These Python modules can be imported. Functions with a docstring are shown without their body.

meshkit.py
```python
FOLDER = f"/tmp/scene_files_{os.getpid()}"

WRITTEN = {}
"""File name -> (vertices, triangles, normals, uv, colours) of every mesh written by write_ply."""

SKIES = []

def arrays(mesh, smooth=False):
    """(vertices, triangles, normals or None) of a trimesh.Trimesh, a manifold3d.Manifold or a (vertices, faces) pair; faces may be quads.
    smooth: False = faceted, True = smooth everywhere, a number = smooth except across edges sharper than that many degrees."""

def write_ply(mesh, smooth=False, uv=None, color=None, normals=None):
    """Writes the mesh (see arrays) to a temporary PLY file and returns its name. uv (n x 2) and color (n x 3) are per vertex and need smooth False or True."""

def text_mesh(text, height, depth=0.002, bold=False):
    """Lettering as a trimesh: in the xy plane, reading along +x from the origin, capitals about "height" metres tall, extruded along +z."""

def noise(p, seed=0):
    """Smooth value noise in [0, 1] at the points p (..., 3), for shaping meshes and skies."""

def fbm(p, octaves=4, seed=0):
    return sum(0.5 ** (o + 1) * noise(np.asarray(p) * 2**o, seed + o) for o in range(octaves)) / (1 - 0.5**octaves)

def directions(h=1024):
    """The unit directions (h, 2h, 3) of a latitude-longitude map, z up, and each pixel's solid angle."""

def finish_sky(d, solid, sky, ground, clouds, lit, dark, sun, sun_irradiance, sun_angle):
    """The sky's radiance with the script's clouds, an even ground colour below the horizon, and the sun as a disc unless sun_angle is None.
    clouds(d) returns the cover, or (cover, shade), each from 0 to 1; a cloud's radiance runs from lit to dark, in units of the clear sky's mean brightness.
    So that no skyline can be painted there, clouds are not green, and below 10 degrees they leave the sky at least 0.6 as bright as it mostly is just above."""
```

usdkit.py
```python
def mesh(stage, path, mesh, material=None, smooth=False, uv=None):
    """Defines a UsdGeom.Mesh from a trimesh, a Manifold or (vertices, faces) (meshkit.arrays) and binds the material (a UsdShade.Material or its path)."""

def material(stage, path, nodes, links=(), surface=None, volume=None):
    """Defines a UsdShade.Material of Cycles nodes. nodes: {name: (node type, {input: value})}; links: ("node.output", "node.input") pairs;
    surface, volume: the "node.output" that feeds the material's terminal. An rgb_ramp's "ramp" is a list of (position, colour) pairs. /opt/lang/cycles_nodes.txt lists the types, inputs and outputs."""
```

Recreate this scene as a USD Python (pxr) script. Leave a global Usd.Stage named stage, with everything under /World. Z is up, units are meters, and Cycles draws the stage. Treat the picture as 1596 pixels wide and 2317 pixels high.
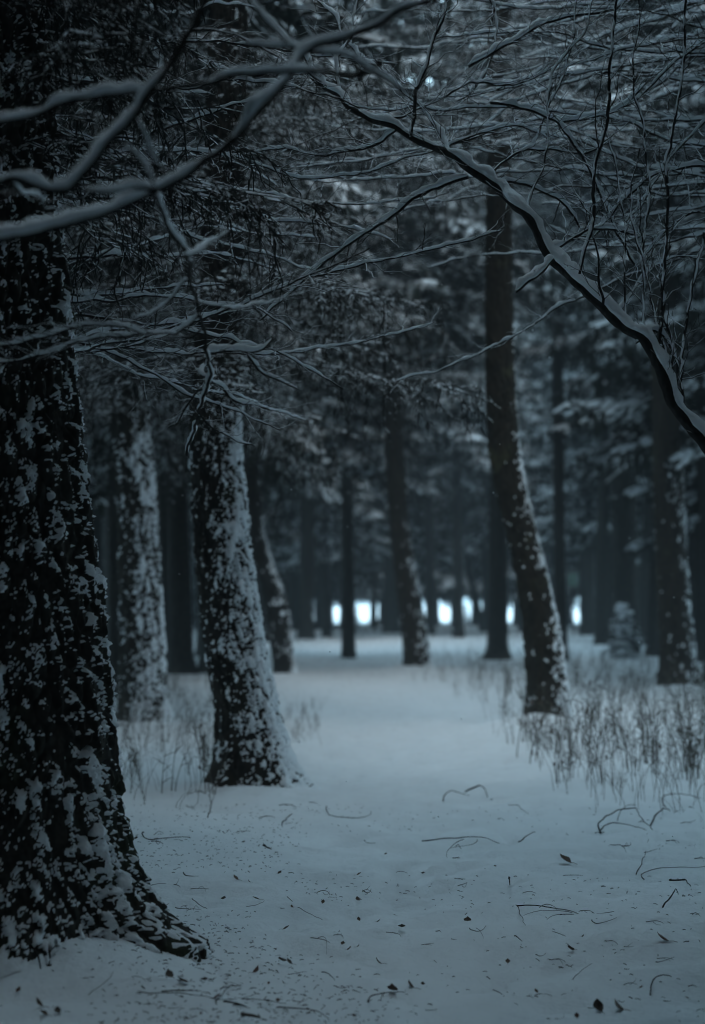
import math
import numpy as np
from pxr import Usd, UsdGeom, UsdLux, UsdShade, Gf, Sdf, Vt
from scipy.spatial import cKDTree
import meshkit, usdkit

stage = Usd.Stage.CreateInMemory()
UsdGeom.SetStageUpAxis(stage, 'Z')
UsdGeom.SetStageMetersPerUnit(stage, 1.0)
world = UsdGeom.Xform.Define(stage, '/World')
stage.SetDefaultPrim(world.GetPrim())

# ---------------------------------------------------------------- camera, sky, sun, exposure
CAM_H, FOCAL, APERTURE, TILT = 1.5, 50.0, 24.0, math.radians(3.47)
EXPOSURE = 2.42
SUN_EL, SUN_ROT, SUN_INT = math.radians(60), math.radians(158), 0.07
SKY_STRENGTH = 0.07
FOCUS = 7.2
cam = UsdGeom.Camera.Define(stage, '/World/camera')
cam.CreateFocalLengthAttr(FOCAL); cam.CreateHorizontalApertureAttr(APERTURE); cam.CreateVerticalApertureAttr(APERTURE * 1024 / 705)
cam.CreateFStopAttr(1.25); cam.CreateFocusDistanceAttr(FOCUS)
cam.CreateClippingRangeAttr(Gf.Vec2f(0.05, 5000)); cam.CreateExposureAttr(EXPOSURE)
cx = UsdGeom.Xformable(cam); cx.AddTranslateOp().Set(Gf.Vec3d(0, 0, CAM_H)); cx.AddRotateXOp().Set(90 + math.degrees(TILT))

def mat(name, nodes, links=(), surface='p.BSDF', volume=None):
    return usdkit.material(stage, '/World/Looks/' + name, nodes, links, surface=surface, volume=volume)

sky_mat = mat('overcast_sky', {
    'sky': ('sky_texture', {'sky_type': 'single_scattering', 'sun_disc': False, 'sun_elevation': SUN_EL, 'sun_rotation': SUN_ROT, 'aerosol_density': 2.0}),
    'geo': ('texture_coordinate', {}),
    'n': ('noise_texture', {'scale': 2.2, 'detail': 4.0}),
    'r': ('rgb_ramp', {'ramp': [(0.2, (3.9, 6.6, 8.3)), (0.8, (6.6, 9.9, 11.6))]}),
    'mx': ('mix_color', {'fac': 0.85, 'use_clamp': False}),
    'bg': ('background_shader', {'strength': SKY_STRENGTH})},
    [('geo.generated', 'n.vector'), ('n.fac', 'r.fac'), ('sky.color', 'mx.a'), ('r.color', 'mx.b'), ('mx.result', 'bg.color')], surface='bg.background')
dome = UsdLux.DomeLight.Define(stage, '/World/sky')
UsdShade.MaterialBindingAPI.Apply(dome.GetPrim()).Bind(sky_mat)
dome.GetPrim().SetCustomDataByKey('kind', 'structure')
sun = UsdLux.DistantLight.Define(stage, '/World/sun')
sun.CreateIntensityAttr(SUN_INT); sun.CreateAngleAttr(45.0); sun.CreateColorAttr(Gf.Vec3f(1.0, 0.97, 0.93)); sun.CreateNormalizeAttr(True)
sx = UsdGeom.Xformable(sun)
sx.AddRotateZOp().Set(-math.degrees(SUN_ROT)); sx.AddRotateXOp().Set(-(90 - math.degrees(SUN_EL)))

# ---------------------------------------------------------------- from the picture's coordinates (1596 wide) to points of the place
FD = FOCAL / APERTURE * 1596
ct, st = math.cos(TILT), math.sin(TILT)
def at(px, py, D):
    """the point at the distance D ahead of the camera that is seen at (px, py)"""
    a, b = (px - 798) / FD, (1158.5 - py) / FD
    d = np.array([a, ct - b * st, st + b * ct])
    return np.array([0, 0, CAM_H]) + d * (D / d[1])
def gz(x, y):
    """height of the snow"""
    x, y = np.asarray(x, float), np.asarray(y, float)
    p = np.stack([x, y, np.zeros_like(x)], -1)
    h = (meshkit.fbm(p * 0.22, 3, 5) - 0.5) * 0.22 + (meshkit.fbm(p * 1.1, 3, 9) - 0.5) * 0.07
    h = h + (meshkit.fbm(p * 4.5, 2, 12) - 0.5) * 0.022
    xp = 0.55 - 0.01 * y
    h = h - 0.05 * np.exp(-((x - xp) / 1.1) ** 2) + 0.03
    r1 = np.hypot(x + 1.33, y - 6.35)
    h = h + 0.16 * np.exp(-(r1 / 0.75) ** 2)
    for dx_, dy_, dr_, dh_ in ((2.2, 17.0, 0.5, 0.12), (1.95, 16.9, 0.4, 0.07), (-2.3, 16.4, 0.6, 0.1), (1.45, 31.7, 0.8, 0.12), (5.6, 24.7, 0.7, 0.12), (-1.3, 28.3, 0.7, 0.1), (-0.95, 5.75, 0.4, 0.05)):
        h = h + dh_ * np.exp(-((x - dx_) ** 2 + (y - dy_) ** 2) / dr_ ** 2)
    r2 = np.hypot(x + 0.78, y - 11.7)
    h = h + 0.07 * np.exp(-(r2 / 0.6) ** 2)
    return h * np.clip(1.2 - np.hypot(x, y) / 150, 0, 1)
def gnd(px, py):
    a, b = (px - 798) / FD, (1158.5 - py) / FD
    d = np.array([a, ct - b * st, st + b * ct])
    t = CAM_H / -d[2]
    for _ in range(4):
        p = d * t
        t = (CAM_H - float(gz(p[0], p[1]))) / -d[2]
    p = d * t
    return np.array([p[0], p[1], float(gz(p[0], p[1]))])
def project(p):
    q = np.asarray(p, float) - [0, 0, CAM_H]
    f, u = q[..., 1] * ct + q[..., 2] * st, -q[..., 1] * st + q[..., 2] * ct
    return 798 + FD * q[..., 0] / f, 1158.5 - FD * u / f

# ---------------------------------------------------------------- names, labels
taken = {}
def numbered(parent, name):
    k = (parent, name); n = taken.get(k, 0); taken[k] = n + 1
    return f'{parent}/{name}' + (f'_{n:03d}' if n else '')
def tag(prim, label=None, cat=None, group=None, kind=None):
    for k, v in (('label', label), ('category', cat), ('group', group), ('kind', kind)):
        if v: prim.SetCustomDataByKey(k, v)
    return prim
def thing(name, label, cat, loc=(0, 0, 0), rotz=0.0, scale=None, group=None, ref=None):
    x = UsdGeom.Xform.Define(stage, numbered('/World', name))
    x.AddTranslateOp().Set(Gf.Vec3d(*map(float, loc)))
    if rotz: x.AddRotateZOp().Set(math.degrees(rotz))
    if scale is not None: x.AddScaleOp().Set(Gf.Vec3f(*(scale if np.ndim(scale) else (scale,) * 3)))
    if ref:
        x.GetPrim().GetReferences().AddInternalReference(ref); x.GetPrim().SetInstanceable(True)
    tag(x.GetPrim(), label, cat, group)
    return x.GetPrim()
def part(parent, name, mesh, m, label=None, smooth=False, kind=None, origin=None):
    p = str(parent.GetPath()) if hasattr(parent, 'GetPath') else parent
    v, f = mesh
    if origin is not None: v = np.asarray(v) - np.asarray(origin)
    o = usdkit.mesh(stage, numbered(p, name), (v, f), m, smooth=smooth).GetPrim()
    return tag(o, label, kind=kind)
def form(name):
    return stage.CreateClassPrim('/' + name).GetPath()

# ---------------------------------------------------------------- shapes
def frames(P):
    T = np.gradient(P, axis=-2)
    T /= np.linalg.norm(T, axis=-1, keepdims=True) + 1e-9
    up = np.zeros_like(T); up[..., 2] = 1
    U = up - T * T[..., 2:3]
    n = np.linalg.norm(U, axis=-1, keepdims=True)
    alt = np.cross(T, np.array([0.0, 1.0, 0.0]))
    alt /= np.linalg.norm(alt, axis=-1, keepdims=True) + 1e-9
    U = np.where(n > 0.08, U / np.maximum(n, 1e-6), alt)
    S = np.cross(T, U)
    return T, U, S, n[..., 0]
def tubes(P, R, sides=3, cap=False):
    """many tubes at once: P (m, n, 3), R (m, n); one edge of each tube points up"""
    P, R = np.asarray(P, float), np.asarray(R, float)
    if P.ndim == 2: P, R = P[None], R[None]
    m, n, _ = P.shape
    T, U, S, _ = frames(P)
    a = np.arange(sides) * 2 * np.pi / sides
    V = P[:, :, None] + R[:, :, None, None] * (np.cos(a)[None, None, :, None] * U[:, :, None] + np.sin(a)[None, None, :, None] * S[:, :, None])
    i, j = np.meshgrid(np.arange(n - 1), np.arange(sides), indexing='ij')
    q = np.stack([i * sides + j, (i + 1) * sides + j, (i + 1) * sides + (j + 1) % sides, i * sides + (j + 1) % sides], -1).reshape(-1, 4)
    F = np.vstack([q[:, [0, 1, 2]], q[:, [0, 2, 3]]])
    F = (F[None] + (np.arange(m) * n * sides)[:, None, None]).reshape(-1, 3)
    return V.reshape(-1, 3), F
def join(meshes):
    meshes = [x for x in meshes if len(x[1])]
    at_, vs, fs = 0, [], []
    for v, f in meshes:
        vs.append(v); fs.append(np.asarray(f) + at_); at_ += len(v)
    return np.vstack(vs), np.vstack(fs)
def spline(pts, n):
    pts = np.asarray(pts, float)
    d = np.r_[0, np.cumsum(np.linalg.norm(np.diff(pts, axis=0), axis=1))]
    from scipy.interpolate import PchipInterpolator
    return PchipInterpolator(d, pts, axis=0)(np.linspace(0, d[-1], n)), d[-1]
def wobble(P, amp, freq, seed):
    s = np.r_[0, np.cumsum(np.linalg.norm(np.diff(P, axis=0), axis=1))]
    q = np.stack([s * freq, np.full_like(s, seed * 7.3), np.zeros_like(s)], -1)
    o = np.stack([meshkit.fbm(q + [0, k * 31.7, 0], 3, seed + k) - 0.5 for k in range(3)], -1) * amp
    e = np.minimum(1, s / (0.1 * s[-1] + 1e-9))[:, None]
    return P + o * e
def limb(pts, r0, r1, seed, n=None, wob=0.03, snow=1.0, sides=9, knots=True):
    """a branch as (wood, snow lying on it)"""
    L = np.linalg.norm(np.diff(np.asarray(pts, float), axis=0), axis=1).sum()
    n = n or int(np.clip(L / 0.018, 10, 220))
    P, L = spline(pts, n)
    P = wobble(P, wob, 3.5, seed)
    P = wobble(P, wob * 0.28, 13.0, seed + 3)
    t = np.linspace(0, 1, n)
    s = t * L
    R = r0 + (r1 - r0) * t
    bump = meshkit.fbm(np.stack([s * 26, np.full(n, seed * 3.1), np.zeros(n)], -1), 3, seed)
    R = R * (0.76 + 0.48 * bump)
    wood = tubes(P, R, sides)
    T, U, S, hz = frames(P)
    ns = meshkit.fbm(np.stack([s * 22, np.full(n, seed * 5.7 + 3), np.zeros(n)], -1), 3, seed + 4)
    nl = meshkit.fbm(np.stack([s * 5, np.full(n, seed * 2.7 + 9), np.zeros(n)], -1), 2, seed + 8)
    th = (0.35 * np.sqrt(np.maximum(R, 0.002) * 0.014) + 0.55 * R * 0.6) * 2.7 * snow * np.clip(hz * 1.6, 0, 1) * (0.2 + 1.6 * ns) * np.clip((nl - 0.3) * 4.5, 0.08, 1.15)
    th = th * np.clip(np.minimum(t, 1 - t) * n / 2.5, 0.05, 1)
    k = 10
    a = np.linspace(-1.5, 1.5, k)
    jit = 0.75 + 0.5 * meshkit.noise(np.stack([np.repeat(s * 60, k), np.tile(a * 3, n), np.full(n * k, seed * 1.9)], -1), seed).reshape(n, k)
    prof = np.maximum(np.cos(a / 1.5 * np.pi / 2), 0) ** 0.6
    rad = R[:, None] * 0.9 + (th[:, None] * prof[None] * jit) - 0.002 * (1 - prof[None])
    V = P[:, None] + rad[..., None] * (np.cos(a)[None, :, None] * U[:, None] + np.sin(a)[None, :, None] * S[:, None] * 0.98)
    i, j = np.meshgrid(np.arange(n - 1), np.arange(k - 1), indexing='ij')
    q = np.stack([i * k + j, (i + 1) * k + j, (i + 1) * k + j + 1, i * k + j + 1], -1).reshape(-1, 4)
    sn = (V.reshape(-1, 3), np.vstack([q[:, [0, 1, 2]], q[:, [0, 2, 3]]]))
    return wood, sn, (P, R)
def twigs_from(P, R, rng, count, length, depth=2, spread=(0.45, 1.25), rise=0.25, flat=0.5, droop=0.0, n=8, lo=0.1, hi=1.0, rmax=0.0045):
    """polylines of side twigs of a branch and their own side twigs"""
    outP, outR = [], []
    def rec(P, R, count, length, d):
        m = len(P)
        T = np.gradient(P, axis=0); T /= np.linalg.norm(T, axis=1, keepdims=True) + 1e-9
        for k in range(count):
            u = lo + (hi - lo) * (k + rng.random()) / count
            i = min(m - 1, int(u * (m - 1)))
            t = T[i]
            side = np.cross(t, [0, 0, 1.0]); side /= np.linalg.norm(side) + 1e-9
            upv = np.cross(side, t)
            ph = rng.normal(0, flat) + (0 if k % 2 else np.pi)
            nrm = np.cos(ph) * side + np.sin(ph) * upv
            an = rng.uniform(*spread)
            dr = np.cos(an) * t + np.sin(an) * nrm + np.array([0, 0, rise])
            dr /= np.linalg.norm(dr)
            L = length * rng.uniform(0.4, 1.15) * (1 - 0.45 * u)
            steps = np.linspace(0, 1, n)[:, None]
            bend = rng.normal(0, 0.22, 3); bend[2] -= droop
            Q = P[i] + L * (steps * dr + steps ** 2 * bend * 0.5 ) + np.cumsum(rng.normal(0, 0.03, (n, 3)), 0) * L * np.minimum(1, steps * 3)
            r = min(R[i] * 0.6, rmax * (0.5 + L))
            rr = np.linspace(r, max(0.0011, r * 0.35), n)
            outP.append(Q); outR.append(rr)
            if d > 1: rec(Q, rr, max(2, int(L * 11)), L * 0.5, d - 1)
    rec(P, R, count, length, depth)
    return outP, outR

# ---------------------------------------------------------------- materials
def snow_mat(name, col, scale, strength):
    return mat(name, {'g': ('geometry', {}), 'n': ('noise_texture', {'scale': scale, 'detail': 5.0, 'roughness': 0.6}),
        'n2': ('noise_texture', {'scale': scale * 0.11, 'detail': 3.0}),
        'r': ('rgb_ramp', {'ramp': [(0.3, tuple(c * 0.93 for c in col)), (0.7, col)]}),
        'b': ('bump', {'strength': strength, 'distance': 0.02}),
        'p': ('principled_bsdf', {'roughness': 0.75, 'specular_ior_level': 0.15})},
        [('g.position', 'n.vector'), ('g.position', 'n2.vector'), ('n2.fac', 'r.fac'), ('r.color', 'p.base_color'), ('n.fac', 'b.height'), ('b.normal', 'p.normal')])
M_ground = snow_mat('ground_snow', (0.80, 0.83, 0.86), 22.0, 0.5)
M_snow = snow_mat('clinging_snow', (0.80, 0.83, 0.86), 70.0, 0.5)
def bark_mat(name, dark, light, tint, scale=14.0, tint_at=(0.56, 0.7)):
    return mat(name, {'g': ('geometry', {}), 'm': ('mapping', {'scale': (1.0, 1.0, 0.3)}),
        'n': ('noise_texture', {'scale': scale, 'detail': 6.0, 'roughness': 0.65}), 'n2': ('noise_texture', {'scale': 2.3, 'detail': 4.0}),
        'r': ('rgb_ramp', {'ramp': [(0.3, dark), (0.7, light)]}), 'r2': ('rgb_ramp', {'ramp': [(tint_at[0], (0, 0, 0)), (tint_at[1], (1, 1, 1))]}),
        'mx': ('mix_color', {'b': tint}), 'b': ('bump', {'strength': 0.8, 'distance': 0.02}),
        'p': ('principled_bsdf', {'roughness': 0.85, 'specular_ior_level': 0.2})},
        [('g.position', 'm.vector'), ('m.vector', 'n.vector'), ('g.position', 'n2.vector'), ('n.fac', 'r.fac'), ('n2.fac', 'r2.fac'), ('r2.color', 'mx.fac'), ('r.color', 'mx.a'), ('mx.result', 'p.base_color'), ('n.fac', 'b.height'), ('b.normal', 'p.normal')])
M_bark = bark_mat('furrowed_bark', (0.009, 0.009, 0.0075), (0.042, 0.036, 0.028), (0.028, 0.033, 0.018))
M_bark_brown = bark_mat('brown_bark', (0.009, 0.0075, 0.006), (0.034, 0.026, 0.019), (0.03, 0.028, 0.017))
M_bark_dark = bark_mat('dark_bark', (0.007, 0.007, 0.0065), (0.022, 0.02, 0.017), (0.018, 0.018, 0.015))
M_bark_lichen = bark_mat('lichen_bark', (0.009, 0.008, 0.006), (0.032, 0.025, 0.018), (0.06, 0.056, 0.03), tint_at=(0.56, 0.7))
M_twig = bark_mat('twig_bark', (0.008, 0.007, 0.0065), (0.026, 0.022, 0.018), (0.02, 0.018, 0.014), 40.0)
def dusted(name, dark, light, lo, hi, scale, amount=0.5):
    """needles or twigs with snow lying on what faces up"""
    return mat(name, {'g': ('geometry', {}), 'n': ('noise_texture', {'scale': scale, 'detail': 3.0, 'roughness': 0.6}), 'oi': ('object_info', {}),
        's': ('separate_xyz', {}), 'c': ('math', {'math_type': 'subtract', 'value2': 0.5}), 'k': ('math', {'math_type': 'multiply_add', 'value2': amount * 2}),
        'mr': ('map_range', {'range_type': 'smoothstep', 'from_min': lo, 'from_max': hi, 'clamp': True}),
        'r': ('rgb_ramp', {'ramp': [(0.3, dark), (0.7, light)]}),
        'mx': ('mix_color', {'b': (0.78, 0.82, 0.86)}), 'p': ('principled_bsdf', {'roughness': 0.8, 'specular_ior_level': 0.15})},
        [('g.position', 'n.vector'), ('g.true_normal', 's.vector'), ('n.fac', 'c.value1'), ('c.value', 'k.value1'), ('s.z', 'k.value3'), ('k.value', 'mr.value'), ('mr.result', 'mx.fac'), ('n.fac', 'r.fac'), ('r.color', 'mx.a'), ('mx.result', 'p.base_color')])
M_needle = dusted('snowy_needles', (0.008, 0.011, 0.009), (0.020, 0.025, 0.019), 0.30, 0.66, 3.0, 1.0)
M_dusttwig = dusted('snow_dusted_twigs', (0.008, 0.0075, 0.0065), (0.024, 0.021, 0.017), 0.12, 0.42, 25.0, 0.8)
M_bough = dusted('dark_spruce_twigs', (0.007, 0.0075, 0.006), (0.02, 0.02, 0.015), 0.33, 0.75, 14.0, 1.3)
M_deadleaf = mat('dead_leaf', {'oi': ('object_info', {}), 'r': ('rgb_ramp', {'ramp': [(0.0, (0.035, 0.022, 0.014)), (0.6, (0.07, 0.04, 0.022)), (1.0, (0.09, 0.035, 0.02))]}), 'p': ('principled_bsdf', {'roughness': 0.7})}, [('oi.random', 'r.fac'), ('r.color', 'p.base_color')])
M_straw = mat('dry_straw', {'g': ('geometry', {}), 'n': ('noise_texture', {'scale': 6.0}), 'r': ('rgb_ramp', {'ramp': [(0.3, (0.022, 0.019, 0.014)), (0.7, (0.085, 0.072, 0.055))]}), 'p': ('principled_bsdf', {'roughness': 0.8})}, [('g.position', 'n.vector'), ('n.fac', 'r.fac'), ('r.color', 'p.base_color')])

# ---------------------------------------------------------------- the ground
def smooth01(a, b, x):
    t = np.clip((x - a) / (b - a), 0, 1)
    return t * t * (3 - 2 * t)
def axis_steps(lo, hi, a, b, fine, growth):
    mid = np.arange(a, b + 1e-9, fine)
    out, s, x = [], fine, b
    while x < hi: s *= growth; x += s; out.append(x)
    left, s, x = [], fine, a
    while x > lo: s *= growth; x -= s; left.append(x)
    return np.r_[left[::-1], mid, out]
gx = axis_steps(-900, 900, -5, 6, 0.055, 1.1)
gy = axis_steps(-900, 900, 4.5, 16, 0.055, 1.06)
X, Y = np.meshgrid(gx, gy, indexing='ij')
Z = gz(X, Y)
near = np.exp(-np.maximum(0, np.hypot(X, Y - 9) - 6) / 6)
pp = np.stack([X, Y, np.zeros_like(X)], -1)
Z = Z + near * (meshkit.fbm(pp * 13, 3, 40) - 0.5) * 0.018
path_in = np.exp(-((X - 0.4) / 1.0) ** 2) * np.clip((30 - Y) / 15, 0, 1)
Z = Z - path_in * 0.035 * smooth01(0.5, 0.75, meshkit.noise(pp * [3.6, 2.4, 1], 61)) - path_in * 0.02 * smooth01(0.45, 0.7, meshkit.noise(pp * [6.5, 4.5, 1], 62))
pits = np.clip(meshkit.noise(pp * 7.0, 51) - 0.72, 0, 1) * near * 0.12
Z = Z - pits
nx, ny = len(gx), len(gy)
i, j = np.meshgrid(np.arange(nx - 1), np.arange(ny - 1), indexing='ij')
q = np.stack([i * ny + j, (i + 1) * ny + j, (i + 1) * ny + j + 1, i * ny + j + 1], -1).reshape(-1, 4)
g = usdkit.mesh(stage, '/World/snowy_ground', (np.stack([X, Y, Z], -1).reshape(-1, 3), np.vstack([q[:, [0, 1, 2]], q[:, [0, 2, 3]]])), M_ground, smooth=True)
tag(g.GetPrim(), 'snow-covered forest floor and path', kind='structure')

# ---------------------------------------------------------------- trunks with bark and clinging snow
def trunk(rows, D, seed, cell=0.055, depth=0.02, res=0.012, flare=0.6, flare_h=0.28, lobes=5, lobe_dir=None, zmax=17.0, snow=None, lf=1.0, snow_top=None, top_dir=None, fine_top=None, droot=0.12):
    """rows: (centre x, y, width) in the picture from the top down. Returns bark, snow (or None), the spine's top part."""
    rows = sorted(rows, key=lambda r: -r[1])
    pts = np.array([at(c, py, D) for c, py, w in rows]); rad = np.array([w / 2 / FD * D for c, py, w in rows])
    z0 = float(gz(pts[0, 0], D)) - droot
    pts[0, 2] = min(pts[0, 2], z0); pts[0, 2] = z0
    zt = pts[-1, 2]
    zmax = max(zmax, zt + 9)
    d = (pts[-1] - pts[-2]) / (pts[-1, 2] - pts[-2, 2]) if top_dir is None else np.array(top_dir, float)
    ext = []
    for zz in (zt + 3, zt + 7, zmax):
        if zz > zt + 1: ext.append((pts[-1] + d * (zz - zt), rad[-1] * max(0.12, 1 - (zz - zt) / (zmax - zt + 1.5))))
    pts = np.vstack([pts, [e[0] for e in ext]]); rad = np.r_[rad, [e[1] for e in ext]]
    from scipy.interpolate import PchipInterpolator
    fx = PchipInterpolator(pts[:, 2], pts[:, :2]); fr = PchipInterpolator(pts[:, 2], rad)
    ft = max(zt, CAM_H + 0.415 * D) + 0.2
    zs = np.r_[np.arange(z0, ft, res * 1.15), np.arange(ft, zmax, 0.35)]
    r0 = rad[:3].mean()
    nth = int(np.clip(2 * np.pi * r0 / res, 24, 420))
    th = np.arange(nth) * 2 * np.pi / nth
    c, r = fx(zs), fr(zs)
    TH, ZZ = np.meshgrid(th, zs)
    hh = np.maximum(ZZ - z0 - droot, -0.06)
    rng = np.random.default_rng(seed)
    ph = rng.random(4) * 6.28
    lob = 0.5 + 0.3 * np.cos(lobes * TH + ph[0]) + 0.2 * np.cos((lobes + 2) * TH + ph[1])
    if lobe_dir is not None:
        for la, amp in lobe_dir: lob = lob + amp * np.exp(-(np.angle(np.exp(1j * (TH - la))) / 0.45) ** 2)
    fl = flare * np.exp(-hh / flare_h) * lob
    RR = r[:, None] * (1 + fl) * (1 + 0.06 * (meshkit.fbm(np.stack([np.cos(TH) * 1.3, np.sin(TH) * 1.3, ZZ * 0.9], -1) + seed, 2, seed) - 0.5) * 2)
    # bark plates: cells stretched upright on the trunk's surface
    E = np.stack([r0 * np.cos(TH), r0 * np.sin(TH), ZZ * 0.36], -1)
    W = np.stack([meshkit.fbm(E * (0.5 / cell) + k * 17.1, 2, seed + k) - 0.5 for k in range(3)], -1)
    E = E + W * cell * 0.9
    ns = int((2 * np.pi * r0) * (zs[-1] if ft > zmax else ft - z0 + 0.4) * 0.36 / cell ** 2 * 1.1) + 20
    sth, sz = rng.random(ns) * 6.2832, z0 + rng.random(ns) * (ft - z0 + 0.4)
    tree = cKDTree(np.stack([r0 * np.cos(sth), r0 * np.sin(sth), sz * 0.36], -1))
    dd, ii = tree.query(E.reshape(-1, 3), k=2)
    e = ((dd[:, 1] - dd[:, 0]) / cell).reshape(TH.shape)
    tone = rng.random(ns)[ii[:, 0]].reshape(TH.shape)
    plate = smooth01(0.02, 0.42, e)
    rough = meshkit.fbm(np.stack([np.cos(TH) * r0 * 40, np.sin(TH) * r0 * 40, ZZ * 22], -1), 3, seed + 9) - 0.5
    h = depth * (plate * (0.6 + 0.55 * tone) + 0.75 * rough)
    fade = np.clip((ft - ZZ) / 0.25, 0, 1); h = h * fade
    RB = RR + h - depth * 0.5
    def surf(R, pick=None):
        V = np.stack([c[:, None, 0] + R * np.cos(TH), c[:, None, 1] + R * np.sin(TH), ZZ], -1).reshape(-1, 3)
        i, j = np.meshgrid(np.arange(len(zs) - 1), np.arange(nth), indexing='ij')
        q = np.stack([i * nth + j, i * nth + (j + 1) % nth, (i + 1) * nth + (j + 1) % nth, (i + 1) * nth + j], -1).reshape(-1, 4)
        if pick is not None: q = q[pick.ravel()[q].any(1)]
        F = np.vstack([q[:, [0, 1, 2]], q[:, [0, 2, 3]]])
        if pick is not None:
            used, F = np.unique(F, return_inverse=True); V = V[used]; F = F.reshape(-1, 3)
        return V, F
    bark = surf(RB)
    sn = None
    if snow is not None:
        wd, wsharp, base_amt, wind_amt, foot, thick = snow
        from scipy.ndimage import gaussian_filter
        ledge = -np.gradient(gaussian_filter(h, (1.6, 1.0), mode=('nearest', 'wrap')), axis=0) / (res * 1.15)
        ledge = gaussian_filter(np.clip(ledge, -0.5, 1.2), 1.2, mode=('nearest', 'wrap'))
        wind = 0.5 + 0.5 * np.cos(TH - wd); wind = wind ** wsharp
        big = meshkit.fbm(np.stack([np.cos(TH) * r0 * 5, np.sin(TH) * r0 * 5, ZZ * 3.4], -1) + seed * 3, 3, seed + 20) - 0.5
        lump = meshkit.fbm(np.stack([np.cos(TH) * r0 * 22 * lf, np.sin(TH) * r0 * 22 * lf, ZZ * 18 * lf], -1) + seed, 3, seed + 30) - 0.5
        grain = meshkit.fbm(np.stack([np.cos(TH) * r0 * 75 * lf, np.sin(TH) * r0 * 75 * lf, ZZ * 60 * lf], -1) + seed, 2, seed + 40) - 0.5
        tone2 = np.random.default_rng(seed + 5).random(ns)[ii[:, 0]].reshape(TH.shape)
        m = base_amt + wind_amt * wind + foot * np.exp(-np.maximum(hh, 0) / 0.42) * (0.3 + 0.7 * wind) + 0.8 * ledge + 0.7 * (tone2 - 0.5) + 1.2 * (np.clip(e, 0, 0.9) - 0.4) + 0.7 * big + 1.6 * lump + 2.4 * grain
        if snow_top is not None: m = m - 0.9 * smooth01(snow_top, snow_top + 1.1, ZZ)
        s = thick * np.clip(m, 0, 1.0) ** 0.55
        RS = RR - depth * 0.5 + h * 0.6 + depth * 0.2 + s + 0.5 * thick * (lump + grain) * (m > 0)
        keep = (m > 0) & (fade > 0.5)
        RS = np.where(keep, np.maximum(RS, RB + 0.0015), RB - 0.006)
        sn = surf(RS, keep)
    return bark, sn, (fx, fr)

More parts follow.
